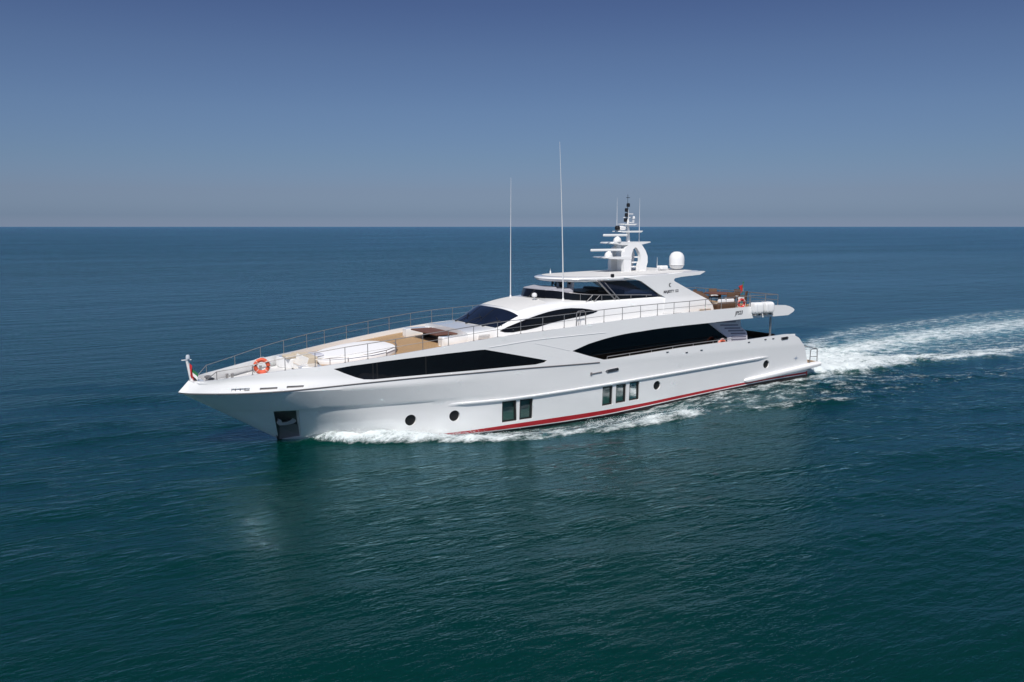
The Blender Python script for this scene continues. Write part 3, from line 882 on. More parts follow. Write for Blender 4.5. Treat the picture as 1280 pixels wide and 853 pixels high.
# main deck saloon: black glass under the overhang, a louvred panel behind it
sal = MB()
zc_ = lambda x: float(np.interp(x, [18.6, 23, 28, 34.3], [4.5, 4.53, 4.62, 4.74]))
for sgn in (1, -1):
    sal.add([(18.3, -sgn * 2.93, 2.4), (31.0, -sgn * 2.93, 2.4), (31.0, -sgn * 2.93, zc_(31)), (18.3, -sgn * 2.93, 4.5)], [(0, 1, 2, 3)])
sal.add([(31.0, -2.93, 2.4), (31.0, 2.93, 2.4), (31.0, 2.93, zc_(31)), (31.0, -2.93, zc_(31))], [(0, 1, 2, 3)])
sl = sal.build('saloon_house', M['lavender'], yacht, smooth=0, fix=False)
for sgn in (1, -1):
    g = MB(); g.prism([(18.3, 2.75), (29.93, 2.75), (29.93, 3.55), (28.35, 4.52), (28.25, 4.58), (18.3, 4.49)], -sgn * 2.945, -sgn * 2.975)
    g.build('side_glass', M['blackglass'], sl, smooth=0)
    g = MB(); g.prism([(29.945, 2.5), (29.945, 3.57), (28.5, 4.48), (28.55, 4.625), (30.92, 4.66), (30.92, 4.32), (31.02, 4.12), (31.44, 3.85), (31.52, 3.66), (31.56, 3.38), (31.56, 2.5)], -sgn * 2.935, -sgn * 2.985)
    lp = g.build('louvre_panel', M['lavender'], yacht, smooth=0)
    g = MB()
    for x0, x1, z in ((29.0, 30.55, 4.50), (29.35, 30.75, 4.29), (29.70, 30.93, 4.10), (29.98, 31.20, 3.93), (30.2, 31.36, 3.76), (30.25, 31.42, 3.58), (30.25, 31.45, 3.42)):
        g.box(((x0 + x1) / 2, -sgn * 2.99, z), (x1 - x0, .03, .075), ry=.045)
    g.build('louvre', M['slot'], lp, smooth=0)
g = MB(); g.box((31.03, 0, 3.45), (.04, 4.2, 1.9)); g.build('saloon_door', M['blackglass'], yacht, smooth=0)
# low handrail along the main deck bulwark
g = MB()
bx = [p[0] for p in bulw[1:10]]; bz = [p[1] for p in bulw[1:10]]
zB = lambda x: float(np.interp(x, bx, bz))
for sgn in (1, -1):
    g = MB()
    g.tube([(x, -sgn * (HY(x, zB(x)) - .08), zB(x) + .14) for x in np.arange(20.75, 29.8, .5)], .022, 6)
    for x in np.arange(20.75, 29.8, 1.5): g.tube([(x, -sgn * (HY(x, zB(x)) - .08), zB(x) - .02), (x, -sgn * (HY(x, zB(x)) - .08), zB(x) + .14)], .018, 6)
    g.build('bulwark_handrail', M['chrome'], yacht)
for sgn in (1, -1):
    g = MB(); g.tube([(32.95, -sgn * 3.42, 3.5), (32.95, -sgn * 3.42, 4.72)], .06, 10); g.lathe([(.10, 0), (.10, .03), (.06, .06)], (32.95, -sgn * 3.42, 3.5), 12)
    g.build('overhang_post', M['chrome'], yacht)
# small fittings on the port side: boarding gate slide, grille, fairleads, lettering
g = MB(); g.tube([(19.66, -HY(19.7, 2.40) - .02, 2.40), (20.36, -HY(20.4, 2.43) - .02, 2.45)], .03, 6); g.box((19.68, -HY(19.7, 2.4) - .02, 2.41), (.10, .05, .14))
g.build('gangway_socket', M['rubgrey'], yacht)
g = MB(); g.mi = 0
g.prism([(20.60, 2.47), (20.68, 2.53), (21.40, 2.60), (21.48, 2.52), (21.44, 2.43), (20.74, 2.36)], -HY(21, 2.47) + .02, -HY(21, 2.47) - .03)
gr = g.build('engine_vent', M['chrome'], yacht, smooth=0)
g = MB()
for k in range(4): g.box((21.04, -HY(21, 2.47) - .035, 2.42 + k * .04), (.56, .012, .018), ry=-.08)
g.box((21.38, -HY(21.3, 2.5) - .035, 2.51), (.12, .014, .1), ry=-.08)
g.build('vent_slat', M['black'], gr, smooth=0)
g = MB()
yy = HY(33.97, 3.33)
for i in range(18): pass
pts = [(33.68, 3.41), (34.22, 3.44), (34.32, 3.36), (34.26, 3.26), (33.74, 3.22), (33.66, 3.30)]
g.prism(pts, -yy + .03, -yy - .02, bev=.01); fl = g.build('fairlead', M['chrome'], yacht)
g = MB(); g.prism([(33.74, 3.385), (34.16, 3.41), (34.24, 3.35), (34.2, 3.285), (33.8, 3.255), (33.74, 3.31)], -yy - .018, -yy - .026); g.build('opening', M['black'], fl, smooth=0)
for x, z in ((31.0, 3.30), (32.35, 3.37), (33.0, 3.38), (24.8, 3.17), (27.3, 3.10), (26.2, 3.05)):
    g = MB(); g.box((x, -HY(x, z) - .01, z), (.16, .03, .05)); g.build('drain', M['steeldark'], yacht, smooth=0)
g = MB()
for k in range(8):
    a = k * math.pi / 4; R_ = .24 if k % 2 == 0 else .12
    cx, cz = 35.1, 2.04
    q = [(cx + R_ * math.cos(a), cz + R_ * .8 * math.sin(a)), (cx + .05 * math.cos(a + .39), cz + .05 * math.sin(a + .39)), (cx, cz), (cx + .05 * math.cos(a - .39), cz + .05 * math.sin(a - .39))]
    g.add([(x, -HY(x, z) - .02, z) for x, z in q], [(0, 1, 2, 3)])
g.build('emblem', M['logo'], yacht, smooth=0, fix=False)
text_mesh('registration_lettering', 'JP523', .30, M['letter'], yacht, (29.84, -HY(30.2, 5.05) - .006, 4.945), (1, .005, .05), shear=.25, squash=.86, bold=.008)

# ------------------------------------------------------------------ the upper house: trunk, wheelhouse, flybridge
w_h = pch([11.8, 14.9, 16.2, 18.2, 20.5, 29], [2.5, 2.5, 2.62, 2.70, 2.74, 2.76])
ze_h = pch([12.9, 14.3, 14.9, 15.98, 17.15, 18.2, 19.1, 20.7, 25, 29], [4.74, 4.84, 4.91, 5.25, 5.60, 5.80, 5.90, 5.97, 6.06, 6.10])
zc_h = pch([12.9, 14.38, 14.42, 15.75, 16.5, 17.9, 19, 20.7, 25, 29], [4.88, 4.99, 5.0, 5.80, 5.98, 6.17, 6.27, 6.27, 6.3, 6.3])
def house_top(s, u):
    """point on the house's crowned top: s along, u across (-1 port edge, 1 starboard edge)"""
    k = .45 * (1 - sm(15.8, 18.0, s)) * sm(13.2, 14.3, s)
    x = s + k * u * u
    ze, zc = float(ze_h(x)), float(zc_h(s))
    a = min(1.0, abs(u))
    z = ze + (zc - ze) * (1 - a ** 3.2) ** (1 / 1.7)
    return Vector((x, u * (float(w_h(x)) - .06), z))
hs = MB()
US = [-1, -.985, -.95, -.9, -.8, -.65, -.5, -.3, -.1, .1, .3, .5, .65, .8, .9, .95, .985, 1]
SS = np.concatenate([np.linspace(13.15, 14.3, 5), np.linspace(14.4, 19, 26), np.linspace(19.5, 26.1, 12)])
rows = []
for s in SS:
    r = [house_top(s, u) for u in US]
    zb = float(zTop(r[0].x)) - .26
    lo = [(r[0].x, -float(w_h(r[0].x)) - .03, zb), (r[0].x, -float(w_h(r[0].x)) - .02, zb + (r[0].z - zb) * .5)]
    hi = [(x, -y, z) for x, y, z in lo[::-1]]
    rows.append(lo + [tuple(p) for p in r] + hi)
hs.grid(rows)
hs.add(rows[0], [tuple(range(len(rows[0])))]); hs.add(rows[-1], [tuple(range(len(rows[-1])))])
house = hs.build('wheelhouse', M['gelcoat'], yacht, smooth=38, fix=False)
# the two shoulders forward of it either side of the sunken seat
for sgn in (1, -1):
    g = MB(); g.prism([(11.8, -sgn * 1.93), (13.2, -sgn * 1.93), (13.2, -sgn * 2.49), (11.95, -sgn * 2.47), (11.8, -sgn * 2.38)], 4.12, 4.66, 'xy', .04)
    g.build('trunk_shoulder', M['gelcoat'], house)
g = MB(); g.box((12.98, 0, 4.36), (.3, 3.8, .34), bev=.06); g.build('foredeck_seat', M['cushion'], yacht)
# light grey non-skid panel on the roof
g = MB(); g.grid([[house_top(s, u) + Vector((0, 0, .006)) for u in np.linspace(-.80, .80, 15)] for s in np.linspace(15.95, 18.0, 10)])
g.build('roof_panel', M['deckwhite'], house, fix=False)
# windscreen
g = MB(); rows_o = [[house_top(s, u) + Vector((-.012, 0, .016)) for u in np.linspace(-.935, .935, 25)] for s in np.linspace(14.43, 15.72, 9)]
g.grid(rows_o); ws = g.build('windscreen', M['navyglass'], yacht, fix=False)
for u in (-.31, .31):
    g = MB(); g.grid([[house_top(s, u + du) + Vector((-.016, 0, .022)) for du in (-.011, .011)] for s in np.linspace(14.43, 15.72, 7)])
    g.build('mullion', M['black'], ws, fix=False)
for u in (-.62, -.02, .6):
    g = MB(); a = house_top(14.40, u); c = house_top(14.98, u - .2)
    g.tube([a + Vector((-.02, 0, .02)), house_top(14.6, u - .05) + Vector((-.06, 0, .07)), c + Vector((-.03, 0, .045))], .016, 6)
    g.box(tuple(a + Vector((-.04, 0, .01))), (.12, .12, .08))
    d1, d2 = house_top(14.72, u - .36), house_top(15.1, u - .02)
    g.tube([d1 + Vector((-.03, 0, .04)), d2 + Vector((-.03, 0, .04))], .014, 6)
    wp = g.build('wiper', M['black'], ws)
# long curved side windows
sw_pts = [(14.93, 4.80), (15.4, 4.99), (15.98, 5.18), (16.6, 5.37), (17.15, 5.52), (17.7, 5.64), (18.23, 5.72), (18.7, 5.765), (19.12, 5.775), (19.8, 5.73), (20.3, 5.65), (20.78, 5.53), (20.5, 5.44), (20.05, 5.36), (19.2, 5.26), (18.13, 5.11), (17.5, 4.99), (17.04, 4.88), (16.4, 4.78), (15.67, 4.70), (15.2, 4.72)]
def side_y(x, z):
    zb = float(zTop(x)) - .26; ze = float(ze_h(x)); t = min(1, max(0, (z - zb) / (ze - zb)))
    wv = float(w_h(x))
    return wv + .03 - .01 * min(1, t * 2) - (.08 if t > .5 else 0) * (t - .5) * 2
for sgn in (1, -1):
    v, t = sheet(sw_pts, [], [], .25, .12)
    g = MB()
    g.add([(x, -sgn * (side_y(x, z) + .012), z) for x, z in v], t)
    g.build('side_window', M['blackglass'], yacht, fix=False)
g = MB()
for x0, x1 in ((19.22, 19.78),):
    g.tube([(x0 - .02, -3.05, 4.83), (x0, -3.05, 5.55), (x0 + .1, -3.05, 5.62), (x1 - .1, -3.05, 5.64), (x1, -3.05, 5.56), (x1 + .02, -3.05, 4.87)], .024, 8)
    g.tube([(x0 + .1, -3.05, 4.85), (x0 + .25, -3.05, 5.6)], .018, 6)
g.build('side_gate', M['chrome'], yacht)
# vent on the trunk side
g = MB()
for k in range(4): g.box((14.0 + k * .01, -2.545, 4.50 + k * .06), (.62, .02, .03))
g.build('trunk_vent', M['gelcoat'], yacht, smooth=0)

# flybridge: tinted wrap-round screen
def fly_plan(t):
    """plan curve of the screen, t 0 at the bow centre .. 1 aft on the side"""
    P = [(18.15, 0), (18.2, .6), (18.4, 1.2), (18.85, 1.8), (19.5, 2.25), (20.3, 2.50), (21.2, 2.58), (22.5, 2.61), (24.0, 2.62), (25.4, 2.62)]
    f = t * (len(P) - 1); i = min(int(f), len(P) - 2); q = f - i
    return P[i][0] + (P[i+1][0] - P[i][0]) * q, P[i][1] + (P[i+1][1] - P[i][1]) * q
zlo = pch([18.1, 19, 20.7, 23.7, 25.4], [6.27, 6.14, 6.02, 6.06, 6.12]); zhi = pch([18.1, 18.7, 19.4, 20.2, 22, 24, 25.4], [6.64, 6.62, 6.50, 6.40, 6.31, 6.24, 6.15])
g = MB()
for sgn in (1, -1):
    rows = []
    for t in np.linspace(0, 1, 37):
        x, y = fly_plan(t)
        rows.append([(x, -sgn * y, float(zlo(x)) - .03), (x + .22 * (1 - min(1, y / 2.5)), -sgn * (y - .03), float(zhi(x))), (x + .22 * (1 - min(1, y / 2.5)) + .03, -sgn * (y - .06), float(zhi(x))), (x + .05, -sgn * max(0, y - .06), float(zlo(x)) - .03)])
    g.grid(rows)
fs = g.build('flybridge_screen', M['blackglass'], yacht, fix=False, smooth=50)
for sgn in (1, -1):
    g = MB()
    g.tube([(x, -sgn * y, float(zhi(x)) + .03) for x, y in [fly_plan(t) for t in np.linspace(.42, .93, 16)]], .022, 6)
    for t in (.5, .58, .66, .74, .82, .90):
        x, y = fly_plan(t); g.tube([(x, -sgn * (y + .02), float(zlo(x))), (x, -sgn * (y + .02), float(zhi(x)) + .03)], .02, 6)
    g.tube([(20.1, -sgn * 2.6, 6.02), (20.55, -sgn * 2.62, 6.40)], .018, 6); g.tube([(20.6, -sgn * 2.64, 6.02), (21.0, -sgn * 2.64, 6.38)], .018, 6)
    g.build('screen_rail', M['chrome'], fs)
# deck well inside the screen, console, seats
g = MB(); g.box((19.5, 0, 6.46), (1.3, 3.0, .42), ry=-.05, bev=.12); g.box((19.0, .2, 6.62), (.75, 2.4, .16), ry=-.16, bev=.05)
cs = g.build('helm_console', M['consolegrey'], yacht)
g = MB(); g.tube([(20.15, -.1, 6.72), (20.2, -.1, 6.8)], .03); g.lathe([(.20, -.02), (.22, 0), (.20, .02)], (20.22, -.1, 6.82), 16, 'x'); g.build('steering_wheel', M['black'], cs)
for y in (-.45, .55):
    g = MB(); g.box((20.35, y, 6.46), (.55, .6, .14), bev=.04); g.box((20.58, y, 6.74), (.14, .58, .55), ry=.12, bev=.05); g.lathe([(.09, 0), (.09, .3)], (20.35, y, 6.16), 10)
    h_ = g.build('helm_seat', M['lavender'], yacht)
    g = MB(); g.lathe([(.02, -.06), (.13, -.05), (.15, 0), (.13, .05), (.02, .06)], (20.56, y, 6.96), 14, 'x'); g.build('head_rest', M['navyglass'], h_)
g = MB(); g.box((22.1, .3, 6.34), (2.0, 3.0, .14), bev=.04); g.box((23.3, .2, 6.38), (.5, 3.4, .26), bev=.05); g.build('flybridge_sofa', M['black'], yacht)
g = MB()
for k in range(5): g.lathe([(.03, 0), (.13, .02), (.14, .08), (.06, .14)], (21.2 + k * .22, -1.2 + .1 * k, 6.36), 10)
g.build('bar_stool', M['black'], yacht)

# hardtop on its fins and struts
HT = [(19.0, 0), (19.03, .4), (19.13, .85), (19.32, 1.3), (19.65, 1.72), (20.1, 2.05), (20.8, 2.3), (21.8, 2.5), (23, 2.62), (24.5, 2.68), (26, 2.66), (27.2, 2.62), (28.0, 2.56), (28.25, 2.48), (28.38, 2.2), (28.44, 1.2), (28.45, 0)]
def dens_(P, k=3):
    out = []
    for i in range(len(P) - 1):
        for j in range(k): out.append((P[i][0] + (P[i+1][0]-P[i][0]) * j / k, P[i][1] + (P[i+1][1]-P[i][1]) * j / k))
    return out + [P[-1]]
HTd = dens_(HT)
ht = MB()
def ht_z(x): return float(np.interp(x, [18.9, 20, 22, 25, 26.5, 28.45], [7.20, 7.21, 7.225, 7.27, 7.33, 7.42]))
for sgn in (1, -1):
    rows = []
    for x, y in HTd:
        cx = 23.5
        def sc(f, dzv): return (cx + (x - cx) * f, -sgn * y * f, ht_z(cx + (x - cx) * f) + dzv)
        rows.append([(cx + (x - cx) * .02, 0, ht_z(cx) - .10), sc(.9, -.14), sc(.955, -.165), sc(.985, -.12), sc(1.0, -.01), sc(.992, .045), sc(.965, .075), sc(.9, .10), sc(.7, .145), sc(.4, .18), (cx + (x - cx) * .02, 0, ht_z(cx) + .19)])
    ht.grid(rows)
hardtop = ht.build('hardtop', M['gelcoat'], yacht, smooth=45, fix=False)
g = MB()
for sgn in (1, -1):
    rows = []
    for x, y in HTd:
        cx = 23.5
        def sc(f, dzv): return (cx + (x - cx) * f, -sgn * y * f, ht_z(cx + (x - cx) * f) + dzv)
        rows.append([sc(.90, .106), sc(.7, .151), sc(.4, .186), (cx + (x - cx) * .02, 0, ht_z(cx) + .196)])
    g.grid(rows)
g.build('nonskid_panel', M['deckwhite'], hardtop, fix=False)
fin = [(22.6, 7.255), (23.2, 7.16), (23.72, 7.03), (25.0, 6.28), (25.42, 6.07), (25.2, 5.2), (28.97, 5.14), (28.98, 5.26), (28.9, 5.5), (28.58, 5.83), (27.3, 6.39), (26.08, 6.95), (26.02, 7.03), (26.1, 7.12), (26.6, 7.19), (27.95, 7.27), (28.36, 7.44), (28.2, 7.475), (26.5, 7.40), (25, 7.335), (23.8, 7.30)]
for sgn in (1, -1):
    g = MB()
    def fy(z): return float(np.interp(z, [5.0, 5.6, 6.06, 7.5], [2.797, 2.787, 2.722, 2.70]))
    fv, ft = sheet(dense(fin), [], [[(25.3, 5.6), (28.85, 5.6)], [(25.43, 6.06), (28.0, 6.06)]], .3, .2)
    g.add([(x, -sgn * fy(z), z) for x, z in fv], ft); g.add([(x, -sgn * (fy(z) - .26), z) for x, z in fv], [q[::-1] for q in ft])
    fd = dense(fin); n_ = len(fd)
    g.add([(x, -sgn * fy(z), z) for x, z in fd] + [(x, -sgn * (fy(z) - .26), z) for x, z in fd], [(i, (i+1) % n_, n_ + (i+1) % n_, n_ + i) for i in range(n_)])
    fo = g.build('hardtop_fin', M['gelcoat'], yacht, smooth=30, weld=True)
    if sgn == 1:
        text_mesh('name_lettering', 'MAJESTY 122', .205, M['letter'], fo, (25.28, -fy(6.38) - .012, 6.315), (1, .01, .035), shear=.12, squash=.94, lean=.015, bold=.006)
        g = MB()
        A_ = [(25.76 + .11 * math.cos(a), 6.76 + .11 * math.sin(a)) for a in np.linspace(1.0, 5.2, 14)]; B_ = [(25.80 + .085 * math.cos(a), 6.76 + .085 * math.sin(a)) for a in np.linspace(.9, 5.3, 14)]
        g.grid([[(a[0], -fy(a[1]) - .012, a[1]), (c[0], -fy(c[1]) - .012, c[1])] for a, c in zip(A_, B_)])
        g.build('emblem', M['letter'], fo, smooth=0, fix=False)
    # smoked side screens and struts
    g = MB(); g.add([(20.98, -sgn * 2.44, 7.10), (23.6, -sgn * 2.62, 7.06), (25.36, -sgn * 2.62, 6.15), (22.02, -sgn * 2.60, 6.30)], [(0, 1, 2, 3)])
    g.build('side_screen', M['smokedark'] if sgn == 1 else M['smoke'], yacht, smooth=0, fix=False)
    for xa, xb in ((21.0, 22.02), (21.32, 22.3)):
        g = MB(); g.tube([(xa, -sgn * 2.40, 7.14), (xb, -sgn * 2.62, 6.08)], .04, 8); g.build('hardtop_strut', M['chrome'], yacht)
    for xa, xb in ((20.85, 21.15), (21.1, 21.42)):
        g = MB(); g.tube([(xa, -sgn * 1.75 + .0, 7.15), (xb, -sgn * 2.3, 6.2)], .045, 8)
        if sgn == -1: g.build('hardtop_strut', M['black'], yacht)
# fittings on the hardtop
g = MB(); g.box((21.95, -2.44, 7.36), (.2, .12, .2), bev=.03); g.build('side_light', M['black'], yacht)
def whip(name, base, topz, r0, lean=0.0, parent=yacht):
    g = MB()
    n_ = 6; x, y, z = base
    pts = [(x + lean * (k / n_) ** 1.5, y, z + (topz - z) * k / n_) for k in range(n_ + 1)]
    g.tube(pts, [r0, r0 * .9, r0 * .72, r0 * .6, r0 * .45, r0 * .32, r0 * .2], 6)
    g.lathe([(r0 * 2.2, -.05), (r0 * 2.2, .04), (r0 * 1.3, .12)], base, 10)
    return g.build(name, M['gelcoat'], parent)
whip('whip_antenna', (17.62, 1.0, 6.16), 12.6, .027, .03)
whip('whip_antenna', (19.07, -2.0, 6.12), 14.3, .035, -.28)
for x, y in ((17.79, -1.2),):
    g = MB(); zt = 6.2; g.lathe([(.04, 0), (.04, .12), (.13, .14), (.15, .22), (.12, .31), (.04, .35)], (x, y, zt - .02), 14); g.build('gps_dome', M['gelcoat'], yacht)
g = MB(); g.lathe([(.10, 0), (.25, .02), (.36, .10), (.42, .22), (.43, .245), (.45, .25), (.45, .285), (.44, .29), (.445, .58), (.415, .77), (.33, .92), (.19, 1.01), (.02, 1.03)], (27.42, -1.3, 7.53), 28)
dm = g.build('satellite_dome', M['gelcoat'], yacht, smooth=40)
g = MB(); g.lathe([(.434, 0), (.434, .02)], (27.42, -1.3, 7.765), 28); g.build('seam', M['rubgrey'], dm)
g = MB(); g.box((26.45, -1.2, 7.66), (.55, .4, .22), bev=.05); g.lathe([(.08, 0), (.08, .2)], (26.4, -1.2, 7.45), 8); g.build('horn_box', M['gelcoat'], yacht)
whip('whip_antenna', (26.05, -1.2, 7.42), 8.25, .02)
whip('whip_antenna', (20.6, 1.6, 7.38), 7.62, .02)

# mast: two pierced arches carrying shelves, radars, lights
mast = MB()
arch_o = [(23.84, 7.35), (23.82, 7.9), (23.86, 8.55), (24.0, 8.82), (24.37, 9.02), (24.62, 9.10), (24.94, 9.12), (25.2, 8.92), (25.42, 8.62), (25.54, 8.3), (25.52, 7.95), (25.44, 7.72), (25.42, 7.35)]
arch_i = [(24.34, 7.35), (24.34, 8.05), (24.40, 8.42), (24.52, 8.68), (24.68, 8.82), (24.82, 8.76), (24.95, 8.56), (25.04, 8.32), (25.02, 8.05), (24.90, 7.8), (24.86, 7.35)]
for sgn in (1, -1):
    ring_ = arch_o + arch_i[::-1]
    n_ = len(ring_)
    v, t = sheet(ring_, [], [], .3, .3)
    ring_ = [(x + .2, z) for x, z in ring_]; v = v + np.array([.2, 0])
    y0, y1 = -sgn * .76, -sgn * .50
    def tilt(x, z): return sgn * .12 * max(0, (z - 7.9))
    mast.add([(x, y0 + tilt(x, z), z) for x, z in v], t); mast.add([(x, y1 + tilt(x, z), z) for x, z in v], [q[::-1] for q in t])
    mast.add([(x, y0 + tilt(x, z), z) for x, z in ring_] + [(x, y1 + tilt(x, z), z) for x, z in ring_], [(i, (i+1) % n_, n_ + (i+1) % n_, n_ + i) for i in range(n_)])
mast.prism([(23.3, 9.04), (23.6, 9.0), (24.0, 8.93), (25.4, 8.96), (26.05, 9.08), (26.0, 9.13), (23.4, 9.12)], -.62, .62, bev=.02)
mast.prism([(22.76, 8.26), (23.0, 8.20), (23.6, 8.14), (24.6, 8.14), (24.6, 8.30), (22.9, 8.30)], -.74, .60, bev=.03)
mast.prism([(24.25, 7.4), (24.55, 7.4), (24.55, 8.2), (24.4, 8.6), (24.5, 9.0), (24.2, 9.0), (24.15, 8.5)], -.2, .2, bev=.05)
mast.box((25.2, 0, 8.25), (.3, .9, .08)); mast.box((25.1, 0, 7.95), (.5, .8, .08)); mast.box((25.1, 0, 7.7), (.6, .8, .08))
mast.tube([(24.86, 0, 9.1), (24.85, 0, 9.68), (24.83, 0, 10.1), (24.81, 0, 10.9), (24.8, 0, 11.1)], [.13, .10, .085, .05, .03], 10)
mast.prism([(24.0, 9.69), (24.2, 9.65), (25.5, 9.65), (25.64, 9.72), (25.6, 9.75), (24.05, 9.74)], -.4, .4, bev=.01)
mast.prism([(24.3, 10.1), (24.5, 10.06), (25.15, 10.06), (25.34, 10.14), (24.34, 10.14)], -.28, .28, bev=.01)
mast.box((24.75, 0, 10.5), (.45, .1, .05)); mast.box((24.98, 0, 10.7), (.40, .08, .05)); mast.box((24.95, 0, 10.22), (.3, .4, .04))
mo = mast.build('mast', M['gelcoat'], yacht, smooth=40)
for cx, zb, l0, l1 in ((23.35, 8.30, 22.12, 24.5), (23.95, 9.12, 22.97, 24.66)):
    g = MB(); g.lathe([(.23, 0), (.24, .05), (.20, .20), (.12, .27), (.08, .30), (.08, .34)], (cx - .2, -.45, zb), 18)
    rd = g.build('radar', M['gelcoat'], yacht, smooth=40)
    g = MB(); g.box(((l0 + l1) / 2 - .2, -.45, zb + .38), (l1 - l0, .13, .13), bev=.035); g.build('scanner', M['gelcoat'], rd)
for x, z in ((24.62, 10.26), (24.68, 10.55), (24.68, 10.83), (24.8, 11.11)):
    g = MB(); g.lathe([(.05, -.02), (.10, 0), (.10, .16), (.06, .2)], (x, -.05, z), 12); ml = g.build('mast_light', M['black'], yacht)
g = MB(); g.box((24.34, -.1, 9.9), (.42, .26, .24), bev=.05); sl_ = g.build('searchlight', M['gelcoat'], yacht)
g = MB(); g.lathe([(.10, -.2), (.14, -.16), (.14, 0), (.1, .02)], (24.1, -.1, 9.9), 14, 'x'); g.build('lamp', M['black'], sl_)
for x, y in ((25.15, -.15), (25.28, .12)):
    g = MB(); g.tube([(x, y, 10.2), (x, y, 10.42)], .02, 6); g.lathe([(.03, 0), (.07, .02), (.06, .12), (.02, .15)], (x, y, 10.42), 10); g.build('anemometer', M['gelcoat'], yacht)
g = MB(); g.tube([(24.8, 0, 11.3), (24.8, 0, 11.8)], .012, 6); g.box((24.82, 0, 11.62), (.24, .03, .03)); g.build('wind_vane', M['black'], yacht)
whip('whip_antenna', (24.05, 0, 9.8), 11.62, .018); whip('whip_antenna', (25.67, 0, 9.12), 11.6, .022)

# ------------------------------------------------------------------ rails
RH = lambda x: float(np.interp(x, [1.2, 2.9, 5, 6.7, 14, 20.5, 26.4, 27.6, 33.4], [.34, .44, .62, .71, .71, .66, .60, .62, .62]))
def railpt(x, s, f): 
    zt = float(zTop(x)); return Vector((x, -s * (HY(x, zt - .02) - .055), zt + RH(x) * f))
st_x = [1.45, 2.87, 4.2, 5.45, 6.73, 7.73, 9.0, 10.28, 11.54, 12.84, 14.13, 15.43, 16.71, 18.0, 20.51, 21.72, 22.95, 24.12, 25.29, 26.41, 27.6, 28.8, 29.95, 31.1, 32.3, 33.35]
for s in (1, -1):
    g = MB()
    xs = np.concatenate([[1.0], np.arange(1.45, 33.3, .6), [33.35]])
    g.tube([railpt(x, s, .0 if x < 1.2 else 1.0) for x in xs], .019 if s == 1 else .014, 8)
    xs = np.concatenate([np.arange(5.45, 33.3, .6), [33.35]])
    g.tube([railpt(x, s, .5) for x in xs], .012 if s == 1 else .008, 6)
    ro = g.build('deck_rail', M['chrome'], yacht)
    for x in st_x:
        g = MB(); g.tube([railpt(x, s, -.02), railpt(x, s, 1.0)], .017 if s == 1 else .014, 8); g.lathe([(.04, 0), (.045, .02), (.02, .035)], railpt(x, s, 0), 10)
        g.build('stanchion', M['chrome'], ro)
g = MB()
zq = float(zTop(33.35)) + RH(33.35)
g.tube([(33.35, y, zq) for y in np.linspace(-3.55, 3.55, 9)], .024, 8); g.tube([(33.35, y, zq - .31) for y in np.linspace(-3.55, 3.55, 9)], .014, 6)
for y in np.linspace(-2.6, 2.6, 5): g.tube([(33.35, y, 5.1), (33.35, y, zq)], .02, 8)
g.build('stern_rail', M['chrome'], yacht)

# ------------------------------------------------------------------ foredeck fittings that belong to the yacht
zd = lambda x: float(zTop(x)) - .24
pad = [(6.0, .0), (6.1, .7), (6.5, 1.35), (7.2, 1.85), (8.2, 2.15), (9.0, 2.1), (9.6, 1.75), (9.95, 1.1), (10.08, .45)]
padp = pad + [(x, -y) for x, y in pad[:0:-1]]
g = MB()
for f, dz_ in ((1.0, 0), ):
    n_ = len(padp); c = np.mean(np.array(padp), 0)
    rings = []
    for f, h in ((1.0, 0), (1.0, .12), (.985, .20), (.95, .235), (.6, .25), (.2, .255)):
        rings.append([(c[0] + (x - c[0]) * f, y * f, zd(c[0] + (x - c[0]) * f) + h) for x, y in padp] )
    rings = [r + [r[0]] for r in rings]
    g.grid(rings); g.add(rings[-1][:-1], [tuple(range(n_))])
sunpad = g.build('sunpad', M['cushion'], yacht, smooth=45, fix=True)
g = MB()
g.tube([(x, y * 1.02, zd(x) + .30) for x, y in [p for p in padp[9:] + padp[:2] if p[1] <= 0.0 or True][0:9]], .02, 6)
for i in (10, 12, 14, 15): 
    x, y = padp[i]; g.tube([(x, y * 1.02, zd(x)), (x, y * 1.02, zd(x) + .30)], .015, 6)
g.build('grab_rail', M['chrome'], sunpad)
g = MB(); g.box((6.35, .3, zd(6.4) + .31), (.5, 1.1, .07), ry=-.1, bev=.02); g.build('bolster', M['lavender'], sunpad)
# cream slatted backrest at the forward end of the lounge
g = MB(); g.prism([(5.35, 3.22), (5.95, 3.24), (6.0, 4.0), (5.6, 4.02)], -1.15, .65, bev=.03)
fb_ = g.build('slatted_backrest', M['cream'], yacht, smooth=0)
g = MB()
for k in range(13): g.box((5.46, -1.08 + k * .138, 3.62), (.03, .05, .74), ry=.30)
g.build('slat', M['gelcoat'], fb_, smooth=0)
g = MB(); g.prism([(4.95, -2.1), (5.9, -2.45), (5.9, -1.2), (5.3, -1.2), (4.95, -1.5)], 3.2, 3.72, 'xy', .05); g.build('foredeck_locker', M['gelcoat'], yacht)
g = MB(); g.prism([(4.95, 2.1), (5.9, 2.45), (5.9, .75), (5.3, .75), (4.95, 1.5)], 3.2, 3.72, 'xy', .05); g.build('foredeck_locker', M['gelcoat'], yacht)
g = MB(); g.box((5.35, 1.15, 3.78), (.55, .8, .12), bev=.04); g.build('locker_cushion', M['cream'], yacht)
g = MB(); g.box((5.9, 1.55, 3.78), (.5, .8, .12), bev=.04); g.build('locker_cushion', M['cream'], yacht)
